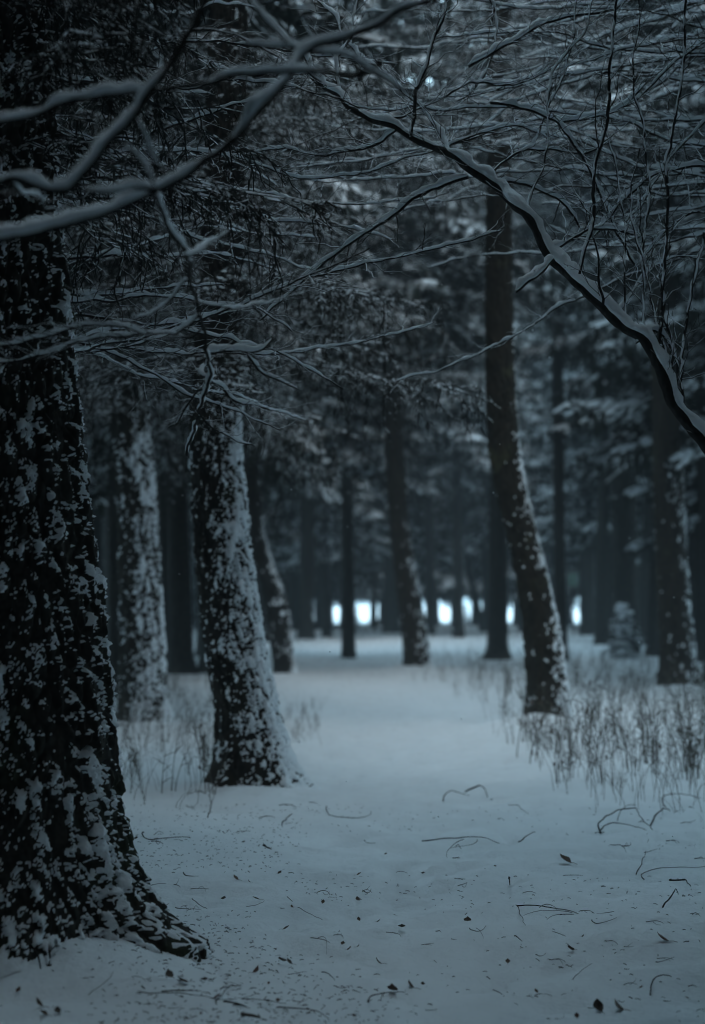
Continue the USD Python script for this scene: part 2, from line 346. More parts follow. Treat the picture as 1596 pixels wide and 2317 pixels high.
# ---------------------------------------------------------------- spruce crowns
def bough(rng, L, dens, droop=0.35, hang=0.5, w=1.0):
    """one bough along +x: rib, side sprays, hanging twiglets, as polylines"""
    n = 7
    t = np.linspace(0, 1, n)
    rib = np.stack([L * t, 0.06 * L * np.sin(t * 3 + rng.random() * 6), -droop * L * t ** 1.6 + 0.12 * L * t ** 4], -1)
    out = [(rib, np.linspace(0.028 * w, 0.008, n))]
    m = int(L * dens)
    for k in range(m):
        u = 0.12 + 0.88 * (k + rng.random()) / m
        p = np.array([np.interp(u, t, rib[:, a]) for a in range(3)])
        sg = 1 if k % 2 else -1
        an = rng.uniform(0.6, 1.1)
        l = L * rng.uniform(0.22, 0.42) * (1.05 - 0.75 * u) + 0.12
        s = np.linspace(0, 1, n)
        d = np.array([math.cos(an), sg * math.sin(an), rng.uniform(-0.25, 0.12)])
        Q = p + l * (s[:, None] * d + s[:, None] ** 2 * np.array([0.1, 0, -rng.uniform(0.15, 0.55)]))
        out.append((Q, np.linspace(0.03, 0.010, n) * w * rng.uniform(0.7, 1.2)))
        if rng.random() < hang:
            v = rng.uniform(0.3, 1.0); p2 = np.array([np.interp(v, s, Q[:, a]) for a in range(3)])
            hl = rng.uniform(0.15, 0.5)
            d = np.array([rng.normal(0, 0.15), rng.normal(0, 0.15), -1.0])
            out.append((p2 + hl * s[:, None] * d, np.linspace(0.018, 0.006, n) * w))
    return out
def crown(seed, z0, z1, Lmax, step=0.5, per=6, dens=9, w=1.0, low=0.55):
    rng = np.random.default_rng(seed)
    P, R = [], []
    z = z0
    while z < z1 - 0.3:
        u = (z - z0) / (z1 - z0)
        L = Lmax * (1 - u) ** 0.75 * (low + (1 - low) * min(1, u * 5)) + 0.2
        a0 = rng.random() * 6.28
        for k in range(per):
            a = a0 + k * 6.283 / per + rng.normal(0, 0.25)
            for Q, r in bough(rng, L * rng.uniform(0.65, 1.15), dens, droop=rng.uniform(0.2, 0.5), hang=0.55, w=w):
                q = Q.copy()
                q[:, 0], q[:, 1] = Q[:, 0] * math.cos(a) - Q[:, 1] * math.sin(a), Q[:, 0] * math.sin(a) + Q[:, 1] * math.cos(a)
                q[:, 2] += z + rng.normal(0, 0.02)
                P.append(q); R.append(r)
        z += step * rng.uniform(0.75, 1.25)
    P, R = np.array(P), np.array(R)
    return tubes(P[:, [0, 3, 6]], R[:, [0, 3, 6]], 3)
def plain_trunk(r, h, seed, sides=14):
    z = np.r_[-0.3, 0, 0.15, 0.4, 0.9, np.linspace(2, h, 14)]
    rr = r * np.where(z < 1, 1 + 0.5 * np.exp(-np.maximum(z, 0) / 0.2), 1) * (1 - np.clip(z / h, 0, 1) * 0.93)
    P = np.stack([0.12 * np.sin(z * 0.3 + seed), 0.12 * np.cos(z * 0.23 + seed), z], -1); P[:, :2] -= P[1, :2]
    return tubes(P, rr, sides)
TW = 1.0
FORMS = {}
def crown_form(name, *a, **k):
    f = form(name); part(f, 'foliage', crown(*a, **k), M_needle, kind='stuff'); FORMS[name] = f
crown_form('tall_crown_a', 11, 0, 17, 3.4, 0.55, 6, 9, 2.6)
crown_form('tall_crown_b', 12, 0, 15, 3.7, 0.6, 6, 9, 2.8)
crown_form('long_crown_a', 13, 0, 22, 3.7, 0.6, 6, 9, 2.8)
def spruce_form(name, seed, h, zc, Lmax, r, low=0.55, w=1.8, step=0.6, dens=8):
    f = form(name)
    part(f, 'trunk', plain_trunk(r, h * 0.97, seed), M_bark_dark, smooth=True)
    part(f, 'crown', crown(seed, zc, h, Lmax, step, 6, dens, w, low), M_needle, kind='stuff')
    FORMS[name] = f
spruce_form('spruce_form_a', 21, 25, 5.0, 3.9, 0.24, w=3.0, dens=10, low=0.75)
spruce_form('spruce_form_b', 22, 27, 6.5, 4.1, 0.27, w=3.0, dens=10, low=0.75)
spruce_form('spruce_form_c', 23, 23, 4.0, 3.6, 0.2, w=3.0, dens=10, low=0.75)
spruce_form('bare_spruce_form_a', 28, 25, 10.5, 3.2, 0.19, w=2.6, low=0.8)
spruce_form('bare_spruce_form_b', 29, 27, 12.0, 3.4, 0.24, w=2.6, low=0.8)
spruce_form('bare_spruce_form_c', 30, 22, 8.5, 2.8, 0.14, w=2.4, low=0.8)
spruce_form('dense_spruce_form', 27, 22, 6.6, 3.8, 0.22, 0.9, 3.4, 0.45, 13)
spruce_form('edge_spruce_form', 24, 26, 2.55, 4.2, 0.26, 0.9, 2.8)
spruce_form('low_spruce_form', 25, 24, 0.5, 3.9, 0.24, 0.9, 2.8)
spruce_form('young_spruce_form', 26, 6.5, 0.3, 1.7, 0.06, 0.95, 1.2, 0.32, 11)

def crown_part(tree_prim, fm, loc, rz, sc, name='crown'):
    x = UsdGeom.Xform.Define(stage, numbered(str(tree_prim.GetPath()), name))
    x.AddTranslateOp().Set(Gf.Vec3d(*map(float, loc))); x.AddRotateZOp().Set(rz); x.AddScaleOp().Set(Gf.Vec3f(sc, sc, sc))
    x.GetPrim().GetReferences().AddInternalReference(FORMS[fm]); x.GetPrim().SetInstanceable(True)

PRIMS = {}
heroes = []   # (name for labels, px of the base, distance)
def hero(name, label, cat, rows, D, seed, bark=M_bark, crown_at=None, fm='tall_crown_a', sc=1.0, short=None, **kw):
    b, s, (fx, fr) = trunk(rows, D, seed, **kw)
    base = sorted(rows, key=lambda r: -r[1])[0]
    p = at(base[0], base[1], D); o = np.array([p[0], D, float(gz(p[0], D))])
    t = thing(name, label, cat, o)
    part(t, 'trunk', b, bark, smooth=True, origin=o)
    if s is not None: part(t, 'clinging_snow', s, M_snow, smooth=True, origin=o, kind='stuff')
    if crown_at is not None:
        c = fx(crown_at)
        crown_part(t, fm, (c[0] - o[0], c[1] - o[1], crown_at - o[2]), seed * 47 % 360, sc)
    heroes.append((short or label, base[0], D, o)); PRIMS[short or label] = (t, fx, o)
    return t, o, fx
R_ = 0.0   # wind from the right of the picture
WD = -0.45
big, big_o, _ = hero('large_tree', 'huge furrowed dark trunk with white snow clumps and spreading roots at the left edge', 'tree',
     [(95, 2130, 470), (75, 2000, 450), (58, 1850, 425), (35, 1650, 415), (15, 1400, 415), (-2, 1150, 400), (-20, 900, 380), (-50, 500, 365), (-75, 100, 350)], 6.3, 3,
     M_bark, 7.5, 'tall_crown_b', 0.8, 'huge trunk', cell=0.05, depth=0.042, res=0.0068, lf=1.9, flare=0.30, flare_h=0.16, lobes=4, lobe_dir=[(-0.35, 0.55), (-1.7, 0.5)], top_dir=(-0.1, 0.02, 1), zmax=18,
     snow=(-1.9, 1.0, -0.46, 0.14, 0.55, 0.022))
hero('leaning_tree', 'snow-plastered curved trunk with flared foot beside the left edge of the path', 'tree',
     [(575, 1790, 150), (570, 1720, 150), (560, 1620, 141), (540, 1510, 137), (522, 1400, 134), (508, 1280, 126), (500, 1180, 121), (490, 1050, 116), (487, 960, 112), (492, 850, 108), (500, 700, 102), (505, 550, 98)], 11.8, 5,
     M_bark_brown, 9.0, 'tall_crown_a', 0.5, 'curved trunk', cell=0.052, depth=0.03, res=0.0095, flare=0.5, flare_h=0.2, lobe_dir=[(-0.2, 0.9)], zmax=17, top_dir=(0.02, 0, 1),
     snow=(-0.3, 1.5, -0.68, 1.0, 0.2, 0.018), lf=1.9, snow_top=2.7)
hero('snowy_tree', 'upright snow-speckled trunk right behind the huge trunk on the left', 'tree',
     [(325, 1668, 112), (323, 1580, 106), (320, 1450, 98), (316, 1300, 92), (310, 1150, 88), (300, 1020, 84), (290, 900, 80), (282, 700, 76), (276, 400, 70)], 16.6, 7,
     M_bark, 7.5, 'tall_crown_b', 1.0, 'speckled trunk', cell=0.06, depth=0.03, res=0.015, flare=0.35, flare_h=0.25, zmax=17,
     snow=(-0.7, 1.6, -0.72, 0.8, 0.3, 0.02), lf=1.7, snow_top=3.2)
hero('dark_tree', 'bare dark trunk half hidden behind the left edge of the snow-speckled trunk', 'tree',
     [(268, 1590, 46), (266, 1400, 42), (264, 1000, 40), (262, 600, 36)], 22, 8, M_bark_dark, 5.5, 'tall_crown_a', 1.0, 'half hidden trunk', depth=0.015, res=0.025, zmax=18, flare=0.3)
hero('bent_tree', 'trunk bent sharply to the left with snow along its right side', 'tree',
     [(645, 1535, 46), (636, 1450, 50), (625, 1370, 52), (608, 1310, 46), (592, 1260, 40), (580, 1200, 36), (572, 1100, 34), (566, 900, 32), (560, 600, 30)], 28.5, 9, M_bark_dark, 6.5, 'tall_crown_a', 0.9, 'bent trunk', cell=0.07, depth=0.022, res=0.026, zmax=16, flare=0.3,
     snow=(-0.1, 1.8, -1.0, 0.95, 0.1, 0.02), lf=1.3, snow_top=2.8)
hero('slim_tree', 'slim dark trunk on the far left bend of the path', 'tree', [(692, 1447, 38), (693, 1350, 35), (697, 1150, 33), (700, 900, 30)], 57, 10, M_bark_dark, 6.0, 'long_crown_a', 1.0, 'slim bend trunk', depth=0.0, res=0.06, zmax=24, flare=0.3)
hero('slim_tree', 'straight dark trunk just left of the brightest gap in the woods', 'tree', [(789, 1484, 31), (788, 1350, 28), (786, 1150, 26), (785, 900, 25)], 40, 11, M_bark_dark, 5.2, 'tall_crown_a', 1.1, 'straight gap trunk', depth=0.0, res=0.05, zmax=22, flare=0.4)
hero('leaning_tree', 'trunk in the middle of the wood leaning left above the path', 'tree', [(945, 1516, 56), (938, 1430, 58), (920, 1320, 52), (905, 1200, 46), (898, 1100, 42), (893, 1000, 42), (890, 900, 40), (888, 700, 38), (886, 500, 36)], 32, 12, M_bark_brown, 7.0, 'tall_crown_b', 1.0, 'left-leaning middle trunk', cell=0.07, depth=0.02, res=0.028, zmax=19, flare=0.35,
     snow=(-0.1, 1.6, -1.1, 0.95, 0.35, 0.02), lf=1.3, snow_top=2.6)
hero('slim_tree', 'thin dark trunk standing in the middle of the right bright gap', 'tree', [(1038, 1441, 24), (1038, 1350, 21), (1036, 1200, 20), (1034, 900, 18)], 60, 13, M_bark_dark, 6.5, 'tall_crown_b', 1.1, 'thin gap trunk', depth=0.0, res=0.06, zmax=22, flare=0.4)
hero('slim_tree', 'thin crooked trunk slanting left in the right bright gap', 'tree', [(1093, 1422, 16), (1085, 1385, 15), (1074, 1340, 14), (1062, 1290, 13), (1056, 1200, 12), (1052, 1000, 11)], 75, 14, M_bark_dark, 7.5, 'tall_crown_a', 0.8, 'slanting thin trunk', depth=0.0, res=0.06, zmax=18, flare=0.2)
hero('stout_tree', 'dark upright trunk just left of the leaning trunk with lichen', 'tree', [(1127, 1492, 50), (1127, 1400, 44), (1128, 1250, 42), (1130, 1000, 40), (1131, 700, 38)], 38, 15, M_bark_dark, 9.5, 'tall_crown_b', 1.0, 'dark upright trunk', depth=0.012, res=0.04, zmax=20, flare=0.55, flare_h=0.18)
hero('leaning_tree', 'leaning trunk with pale lichen on the right, bent left and snowy on its right edge', 'tree',
     [(1240, 1650, 90), (1238, 1560, 88), (1230, 1460, 84), (1222, 1400, 79), (1202, 1300, 74), (1182, 1210, 70), (1158, 1110, 69), (1142, 1020, 69), (1134, 900, 66), (1131, 780, 63), (1130, 650, 60), (1130, 450, 56), (1130, 200, 52)], 17.2, 16, M_bark_lichen, 10, 'tall_crown_a', 0.5, 'lichen trunk', cell=0.055, depth=0.024, res=0.016, flare=0.3, zmax=17,
     snow=(0.1, 1.7, -1.05, 1.15, 0.45, 0.02), lf=1.3, snow_top=3.0)
hero('slim_tree', 'thin straight trunk right of the leaning lichen trunk', 'tree', [(1272, 1492, 30), (1270, 1400, 26), (1266, 1200, 25), (1263, 900, 25), (1260, 600, 24), (1256, 300, 22)], 37, 17, M_bark_dark, 13.5, 'tall_crown_b', 0.7, 'thin straight trunk', depth=0.01, res=0.035, zmax=24, flare=0.3)
hero('slim_tree', 'grey hazy trunk far back to the right of the small green sign', 'tree', [(1330, 1435, 36), (1328, 1300, 32), (1326, 1000, 31), (1325, 700, 28)], 64, 18, M_bark_dark, 14.0, 'tall_crown_a', 0.8, 'grey hazy trunk', depth=0.0, res=0.06, zmax=27, flare=0.3)
hero('stout_tree', 'thick straight dark trunk behind the little snowy spruce', 'tree', [(1416, 1476, 62), (1414, 1350, 56), (1413, 1100, 55), (1412, 800, 52), (1411, 500, 48)], 43, 19, M_bark_dark, 14.0, 'tall_crown_a', 0.85, 'thick dark trunk', depth=0.015, res=0.055, zmax=27, flare=0.3)
hero('snowy_tree', 'scarred trunk dusted with snow near the right edge', 'tree', [(1538, 1562, 80), (1532, 1450, 76), (1522, 1300, 72), (1515, 1150, 68), (1510, 1000, 64), (1506, 800, 60), (1500, 500, 55)], 25, 20, M_bark_brown, 11.0, 'tall_crown_b', 0.8, 'scarred trunk', cell=0.06, depth=0.022, res=0.024, flare=0.35, zmax=18,
     snow=(-0.1, 1.4, -0.9, 0.65, 0.35, 0.02), lf=1.4, snow_top=3.5)
hero('stout_tree', 'dark trunk cut by the right edge behind the scarred trunk', 'tree', [(1600, 1500, 62), (1597, 1300, 56), (1594, 1000, 54), (1590, 700, 50)], 35, 21, M_bark_dark, 13.0, 'tall_crown_b', 0.8, 'right edge trunk', depth=0.012, res=0.04, zmax=24, flare=0.3)
hero('slim_tree', 'dark trunk right behind the left-leaning middle trunk at the bright gap', 'tree', [(886, 1425, 40), (886, 1300, 35), (885, 1100, 33), (884, 800, 30)], 70, 22, M_bark_dark, 7.0, 'long_crown_a', 1.0, 'far gap trunk', depth=0.0, res=0.06, zmax=26, flare=0.3)
hero('slim_tree', 'thin dark trunk just right of the left-leaning middle trunk', 'tree', [(974, 1428, 24), (973, 1300, 20), (971, 1100, 19), (970, 800, 17)], 66, 23, M_bark_dark, 7.0, 'tall_crown_b', 1.1, 'thin middle trunk', depth=0.0, res=0.06, zmax=24, flare=0.3)
hero('slim_tree', 'very thin far trunk dividing the brightest gap', 'tree', [(848, 1416, 12), (848, 1300, 10), (847, 1100, 9), (846, 900, 8)], 80, 24, M_bark_dark, 8.0, 'tall_crown_a', 0.8, 'very thin gap trunk', depth=0.0, res=0.06, zmax=22, flare=0.3)
HERO = {h[0]: h for h in heroes}

# ---------------------------------------------------------------- the rest of the wood
rng = np.random.default_rng(77)
spots = [h[3][:2] for h in heroes]
GAPS = [(806, 866), (990, 1024), (1054, 1078), (1286, 1308)]
far = []
tries = 0
while len(far) < 165 and tries < 20000:
    tries += 1
    y = rng.uniform(27, 86); x = rng.uniform(-1, 1) * (0.3 * y + 5)
    px = 798 + FD * x / (y * ct)
    if min(math.hypot(x - a[0], y - a[1]) for a in spots) < 1.35: continue
    if y < 60 and abs(x - (0.4 - 0.01 * y)) < 2.6: continue
    wpx = 0.27 * FD / y
    if any(a - wpx < px < b + wpx for a, b in GAPS): continue
    if y < 40 and 560 < px < 1480: continue
    spots.append((x, y)); far.append((x, y, px))
far.sort(key=lambda f: f[2])
order = sorted([h for h in heroes if h[0] != 'left-leaning middle trunk'] + [HERO['left-leaning middle trunk']], key=lambda h: h[1])
ORD = ['leftmost', 'second from left', 'third from left', 'fourth from left', 'fifth from left', 'sixth from left', 'seventh from left', 'eighth from left']
ORD += [f'{w} from left' for w in ('ninth', 'tenth', 'eleventh', 'twelfth', 'thirteenth', 'fourteenth', 'fifteenth', 'sixteenth', 'seventeenth', 'eighteenth')]
def where_labels(items, kinds, unseen):
    """a label for each (x, y): its kind and where it stands between the trunks one can find"""
    keys = []
    for x, y in items:
        px = 798 + FD * x / (y * ct) if y > 4 else -9999
        if not -60 < px < 1660: keys.append(None); continue
        l = [h for h in order if h[1] <= px]; r = [h for h in order if h[1] > px]
        w = f'between {l[-1][0]} and {r[0][0]}' if l and r else ('behind ' + r[0][0] if r else 'right of ' + l[-1][0])
        keys.append((kinds(x, y), w, px))
    out = []
    for k in keys:
        if k is None: out.append(unseen); continue
        same = sorted(q[2] for q in keys if q and q[:2] == k[:2])
        out.append(f'{k[0]} {k[1]}' + (f', {ORD[same.index(k[2])]}' if len(same) > 1 else ''))
    return out
labs = where_labels([f[:2] for f in far], lambda x, y: 'dim spruce' if y < 45 else 'hazy spruce' if y < 66 else 'faint spruce', 'snowy spruce of the surrounding wood')
for (x, y, px), lab in zip(far, labs):
    fm = (['bare_spruce_form_a', 'bare_spruce_form_b', 'bare_spruce_form_c'] if y < 70 and rng.random() < 0.8 else ['spruce_form_a', 'spruce_form_b', 'spruce_form_c'])[int(rng.integers(3))]
    thing('spruce', lab, 'tree', (x, y, float(gz(x, y))), rng.random() * 6.28, float(rng.uniform(0.85, 1.15)), group='spruces deeper in the wood', ref=FORMS[fm])
edge = []
for row, yy in enumerate((88, 92.5, 97)):
    for x in np.arange(-34, 35, 3.4):
        edge.append((x + rng.uniform(-0.9, 0.9) + row * 1.3, yy + rng.uniform(-1.5, 1.5), row))
labs = where_labels([e[:2] for e in edge], lambda x, y: 'far-edge spruce', 'dense spruce in the last rows at the far edge of the wood')
for (x, y, row), lab in zip(edge, labs):
    px = 798 + FD * x / y
    fm = 'low_spruce_form' if px < 640 or px > 1420 else 'edge_spruce_form'
    thing('edge_spruce', lab, 'tree', (x, y, float(gz(x, y))), rng.random() * 6.28, float(rng.uniform(0.9, 1.15)), group='spruces at the far edge of the wood', ref=FORMS[fm])
k = 0
for x in np.arange(-3, 17, 1.7):
    y = float(rng.uniform(78, 99)); x = float(x + rng.uniform(-0.4, 0.4))
    thing('young_spruce', 'knee-high young spruce at the bright far edge of the wood', 'tree', (x, y, float(gz(x, y))), rng.random() * 6.28, float(rng.uniform(0.1, 0.26)), group='young spruces at the far edge of the wood', ref=FORMS['young_spruce_form'])
# trees beside and behind the viewer
for x, y in [(-2.6, -2.4), (2.6, -2.0), (0.1, -2.8), (4.0, 1.6), (4.2, 4.6), (-4.4, 6.2), (6.4, 7.5), (-6.2, 5.0), (7.5, 22), (7.4, 27), (-7.5, 22.5), (9.5, 30), (12.5, 34), (-6.0, 1.6), (4.6, 1.5), (-2.4, -3.6), (2.2, -4.2), (-6, -3), (6.5, -2), (0.2, -8), (-4.9, 8.5), (5.0, 6.2), (-7.5, 6), (8.2, 3.4), (-8, 13), (-6.6, 16.5), (9.5, 13.5), (10, 9), (-10, 9), (11, 19), (-9, 21), (-12, 16), (13, 16), (12, 25), (-12, 27), (-3, -12), (4, -11), (-9, -9), (9, -9), (-13, 2), (13, 2), (-15, -8), (15, -6), (17, 10), (-17, 12), (-1, -16), (-19, 22), (19, 22), (-20, 0), (21, -1)]:
    fm = 'low_spruce_form' if y < -3 or (abs(x) > 5 and y < 4) else 'dense_spruce_form' if math.hypot(x, y - 2) < 8.2 else ['spruce_form_a', 'spruce_form_b', 'spruce_form_c'][int(rng.integers(3))]
    thing('spruce', 'snowy spruce of the surrounding wood', 'tree', (x, y, float(gz(x, y))), rng.random() * 6.28, float(rng.uniform(0.95, 1.1)), group='spruces around the viewer', ref=FORMS[fm])

# ---------------------------------------------------------------- haze
hz = mat('pale_haze', {'v': ('principled_volume', {'color': (0.80, 0.90, 0.97), 'density': 0.0021, 'anisotropy': 0.0})}, surface=None, volume='v.volume')
def box(lo, hi):
    v = np.array([[x, y, z] for x in (lo[0], hi[0]) for y in (lo[1], hi[1]) for z in (lo[2], hi[2])], float)
    f = np.array([[0, 1, 3, 2], [4, 6, 7, 5], [0, 4, 5, 1], [2, 3, 7, 6], [0, 2, 6, 4], [1, 5, 7, 3]])
    return v, np.vstack([f[:, [0, 1, 2]], f[:, [0, 2, 3]]])
HAZE = True
if HAZE:
    o = usdkit.mesh(stage, '/World/haze', box((-1000, -1000, -1.4), (1000, 1000, 32)), hz)
    tag(o.GetPrim(), 'thin cold haze hanging in the wood', kind='stuff')

# ---------------------------------------------------------------- fine snowy boughs near the viewer
def fine_boughs(seed, z0, z1, L, step, per, w=1.0, arc=None, dens=9):
    rng = np.random.default_rng(seed)
    P, R = [], []
    z = z0
    s5 = np.linspace(0, 1, 5)
    while z < z1:
        a0 = rng.random() * 6.28
        for k in range(per):
            a = a0 + k * 6.283 / per + rng.normal(0, 0.3)
            ll = L * rng.uniform(0.55, 1.15)
            pieces = bough(rng, ll, dens, droop=rng.uniform(0.12, 0.5), hang=0.7, w=0.42 * w)
            more = []
            for Q, r in pieces[1:]:
                q5 = np.stack([np.interp(s5, np.linspace(0, 1, len(Q)), Q[:, c]) for c in range(3)], -1)
                t = q5[-1] - q5[0]; ln = np.linalg.norm(t)
                if ln < 0.12: continue
                t /= ln
                sd = np.cross(t, [0, 0, 1.0]); sd /= np.linalg.norm(sd) + 1e-9
                for i in range(max(2, int(ln * 15))):
                    u = rng.uniform(0.15, 1.0)
                    p = np.array([np.interp(u, s5, q5[:, c]) for c in range(3)])
                    d = t * rng.uniform(0.3, 0.9) + sd * (1 if i % 2 else -1) * rng.uniform(0.4, 1) + np.array([0, 0, rng.uniform(-0.9, 0.1)])
                    d /= np.linalg.norm(d); l2 = rng.uniform(0.05, 0.2)
                    qq = p + l2 * (s5[:, None] * d + s5[:, None] ** 2 * np.array([0, 0, -0.3]))
                    more.append((np.stack([np.interp(np.linspace(0, 1, 7), s5, qq[:, c]) for c in range(3)], -1), np.linspace(0.0065, 0.0025, 7) * w * rng.uniform(0.6, 1.3)))
            for Q, r in pieces + more:
                q = Q + np.concatenate([np.zeros((1, 3)), rng.normal(0, 0.012, (len(Q) - 1, 3))])
                q = np.stack([q[:, 0] * math.cos(a) - q[:, 1] * math.sin(a), q[:, 0] * math.sin(a) + q[:, 1] * math.cos(a), q[:, 2] + z], -1)
                P.append(q); R.append(r)
        z += step * rng.uniform(0.7, 1.3)
    P, R = np.array(P), np.array(R)
    return tubes(P[:, [0, 2, 4, 6]], R[:, [0, 2, 4, 6]], 3)
for nm, args in (('fine_boughs_a', (31, 0, 2.6, 2.3, 0.42, 5)), ('fine_boughs_b', (32, 0, 3.6, 2.8, 0.5, 5))):
    f = form(nm); part(f, 'twigs', fine_boughs(*args), M_bough, kind='stuff'); FORMS[nm] = f
def hang_boughs(short, fm, zz, rz, sc):
    pr, fx, o = PRIMS[short]
    c = fx(zz)
    crown_part(pr, fm, (c[0] - o[0], c[1] - o[1], zz - o[2]), rz, sc, 'low_boughs')
for a in (('huge trunk', 'fine_boughs_a', 3.45, 20, 0.7), ('curved trunk', 'fine_boughs_b', 3.5, 75, 0.72), ('speckled trunk', 'fine_boughs_b', 3.9, 190, 1.1), ('half hidden trunk', 'fine_boughs_b', 4.6, 310, 1.2), ('left-leaning middle trunk', 'fine_boughs_b', 6.6, 30, 1.3), ('lichen trunk', 'fine_boughs_a', 7.2, 100, 0.7)):
    hang_boughs(*a)

# ---------------------------------------------------------------- bare trees whose branches cross the picture
def bare_tree(name, label, cat, base, trunk_pts, tr, branches, seed, twig_len=0.5):
    """branches: (points [(px, py, D) or xyz], radius at start, at end, twigs, snow, twig length)"""
    rg = np.random.default_rng(seed)
    t = thing(name, label, cat, base)
    w, sn, PR = limb(trunk_pts, tr[0], tr[1], seed, wob=0.05, snow=tr[2] if len(tr) > 2 else 1.0, sides=14)
    tp = part(t, 'trunk', w, M_twig, smooth=True, origin=base)
    part(tp, 'snow', sn, M_snow, smooth=True, origin=base)
    tw = [[], []]
    if len(tr) > 3 and tr[3]:
        a, b = twigs_from(*PR, rg, tr[3], tr[4]); tw[0] += a; tw[1] += b
    for k, (pts, r0, r1, nt, snw, tl) in enumerate(branches):
        P = [at(*p) if p[2] > 1.0 and abs(p[0]) > 5 else np.array(p) for p in pts] if not isinstance(pts[0], np.ndarray) else pts
        w, sn, PR = limb(P, r0, r1, seed + 11 * k + 1, wob=0.06, snow=snw, sides=9)
        bp = part(t, 'branch', w, M_twig, smooth=True, origin=base)
        part(bp, 'snow', sn, M_snow, smooth=True, origin=base)
        if nt:
            a, b = twigs_from(*PR, rg, nt, tl, rise=rg.uniform(0.0, 0.3)); tw[0] += a; tw[1] += b
    if tw[0]:
        part(t, 'twigs', tubes(np.array(tw[0]), np.array(tw[1]), 4), M_dusttwig, origin=base, kind='stuff')
    return t
def br(pts, D0, D1, w0, w1, twigs=0, snow=1.0, tl=0.45):
    """a branch drawn through points of the picture, its distance running from D0 to D1, its widths in picture units"""
    n = len(pts)
    P = [at(x, y, D0 + (D1 - D0) * i / (n - 1)) for i, (x, y) in enumerate(pts)]
    return [np.array(p) for p in P], 0.72 * w0 / 2 / FD * D0, 0.72 * w1 / 2 / FD * D1, int(twigs * 2.4), snow, tl
lb = np.array([-1.75, 3.85, float(gz(-1.75, 3.85))])
def from_trunk(z, b):
    return ([np.array([-1.75, 3.85, z])] + b[0],) + b[1:]
left = [
    from_trunk(2.4, br([(-60, 285), (0, 270), (90, 252), (180, 235), (340, 203), (430, 187), (540, 172), (660, 170), (760, 172), (820, 165), (855, 145)], 3.80, 3.80, 30, 15, 0, 1.0)),
    br([(815, 160), (850, 168), (905, 195), (985, 220)], 3.80, 3.71, 16, 9),
    from_trunk(2.0, br([(-60, 548), (0, 535), (110, 515), (220, 495), (290, 468), (340, 435), (430, 382), (520, 310), (590, 232), (655, 165), (690, 118), (725, 95), (800, 75), (900, 35), (985, -5), (1060, -50)], 3.71, 3.98, 32, 18, 0, 1.0)),
    from_trunk(2.2, br([(-60, 415), (0, 402), (30, 390), (90, 405), (165, 415), (200, 370), (250, 305), (320, 228), (350, 180), (390, 130), (430, 60), (468, -10), (500, -80)], 3.62, 3.71, 34, 22, 0, 0.9)),
    br([(345, 425), (265, 438), (190, 435)], 3.76, 3.62, 17, 12),
    br([(350, 440), (390, 510), (420, 585), (440, 650), (458, 740), (466, 830), (460, 900), (440, 960), (425, 1025)], 4.06, 6.60, 17, 8, 0, 0.9),
    br([(416, 575), (465, 562), (520, 525)], 4.50, 4.90, 10, 7, 3, 1.2, 0.15),
    br([(447, 710), (420, 735), (395, 757)], 5.10, 5.20, 10, 7, 1, 1.2, 0.1),
    br([(466, 797), (510, 800), (565, 802), (620, 765)], 5.80, 5.90, 13, 8, 4, 1.3, 0.15),
    br([(560, 803), (600, 845), (680, 890)], 5.85, 6.10, 9, 5, 4, 1.2, 0.15),
    br([(455, 745), (420, 765), (330, 757), (250, 767), (170, 785), (80, 815), (0, 820), (-90, 800)], 5.20, 5.60, 8, 10, 14, 1.0, 0.25),
    br([(330, 757), (200, 735), (60, 770), (-60, 795)], 5.30, 5.40, 7, 10, 10, 1.0, 0.25),
    br([(465, 850), (490, 875), (540, 915), (610, 925)], 5.90, 6.20, 10, 5, 5, 1.2, 0.15),
    br([(466, 850), (450, 835), (480, 805)], 5.80, 5.90, 9, 6, 1, 1.2, 0.15),
    br([(462, 880), (430, 925), (390, 965)], 5.95, 6.10, 8, 5, 4, 1.2, 0.15),
    br([(450, 940), (490, 975), (570, 1000)], 6.10, 6.30, 7, 4, 4, 1.2, 0.12),
    br([(430, 630), (380, 690), (300, 730)], 4.90, 5.20, 6, 4, 4, 1.0, 0.15),
    br([(440, 680), (520, 700), (620, 690), (700, 660)], 5.00, 5.60, 6, 4, 6, 1.0, 0.15),
    br([(268, 335), (330, 400), (345, 430)], 3.76, 3.76, 12, 10),
    br([(300, 255), (330, 330), (385, 390)], 3.76, 3.89, 10, 7, 2, 1.0, 0.2),
    br([(555, 100), (590, 88), (690, 105), (800, 130), (860, 150)], 4.16, 4.07, 11, 9, 3, 1.0, 0.2),
    br([(690, 112), (620, 50), (565, -20)], 3.98, 4.16, 10, 8, 2, 1.0, 0.2),
    br([(0, 395), (110, 470), (200, 470)], 4.16, 5.09, 9, 6, 3, 1.0, 0.3),
    br([(380, 90), (480, 70), (620, 120), (730, 180)], 5.51, 5.72, 6, 5, 4, 0.7, 0.3),
]
bare_tree('bare_tree', 'bare tree reaching thick blurred snow-covered branches in from the left', 'tree', lb,
          [lb + [0, 0, -0.2], np.array([-1.77, 3.85, 1.2]), np.array([-1.75, 3.85, 2.4]), np.array([-1.85, 3.8, 5.0]), np.array([-1.8, 3.75, 7.5])], (0.1, 0.03, 0.6), left, 101)
ab = np.array([3.05, 7.0, float(gz(3.05, 7.0))])
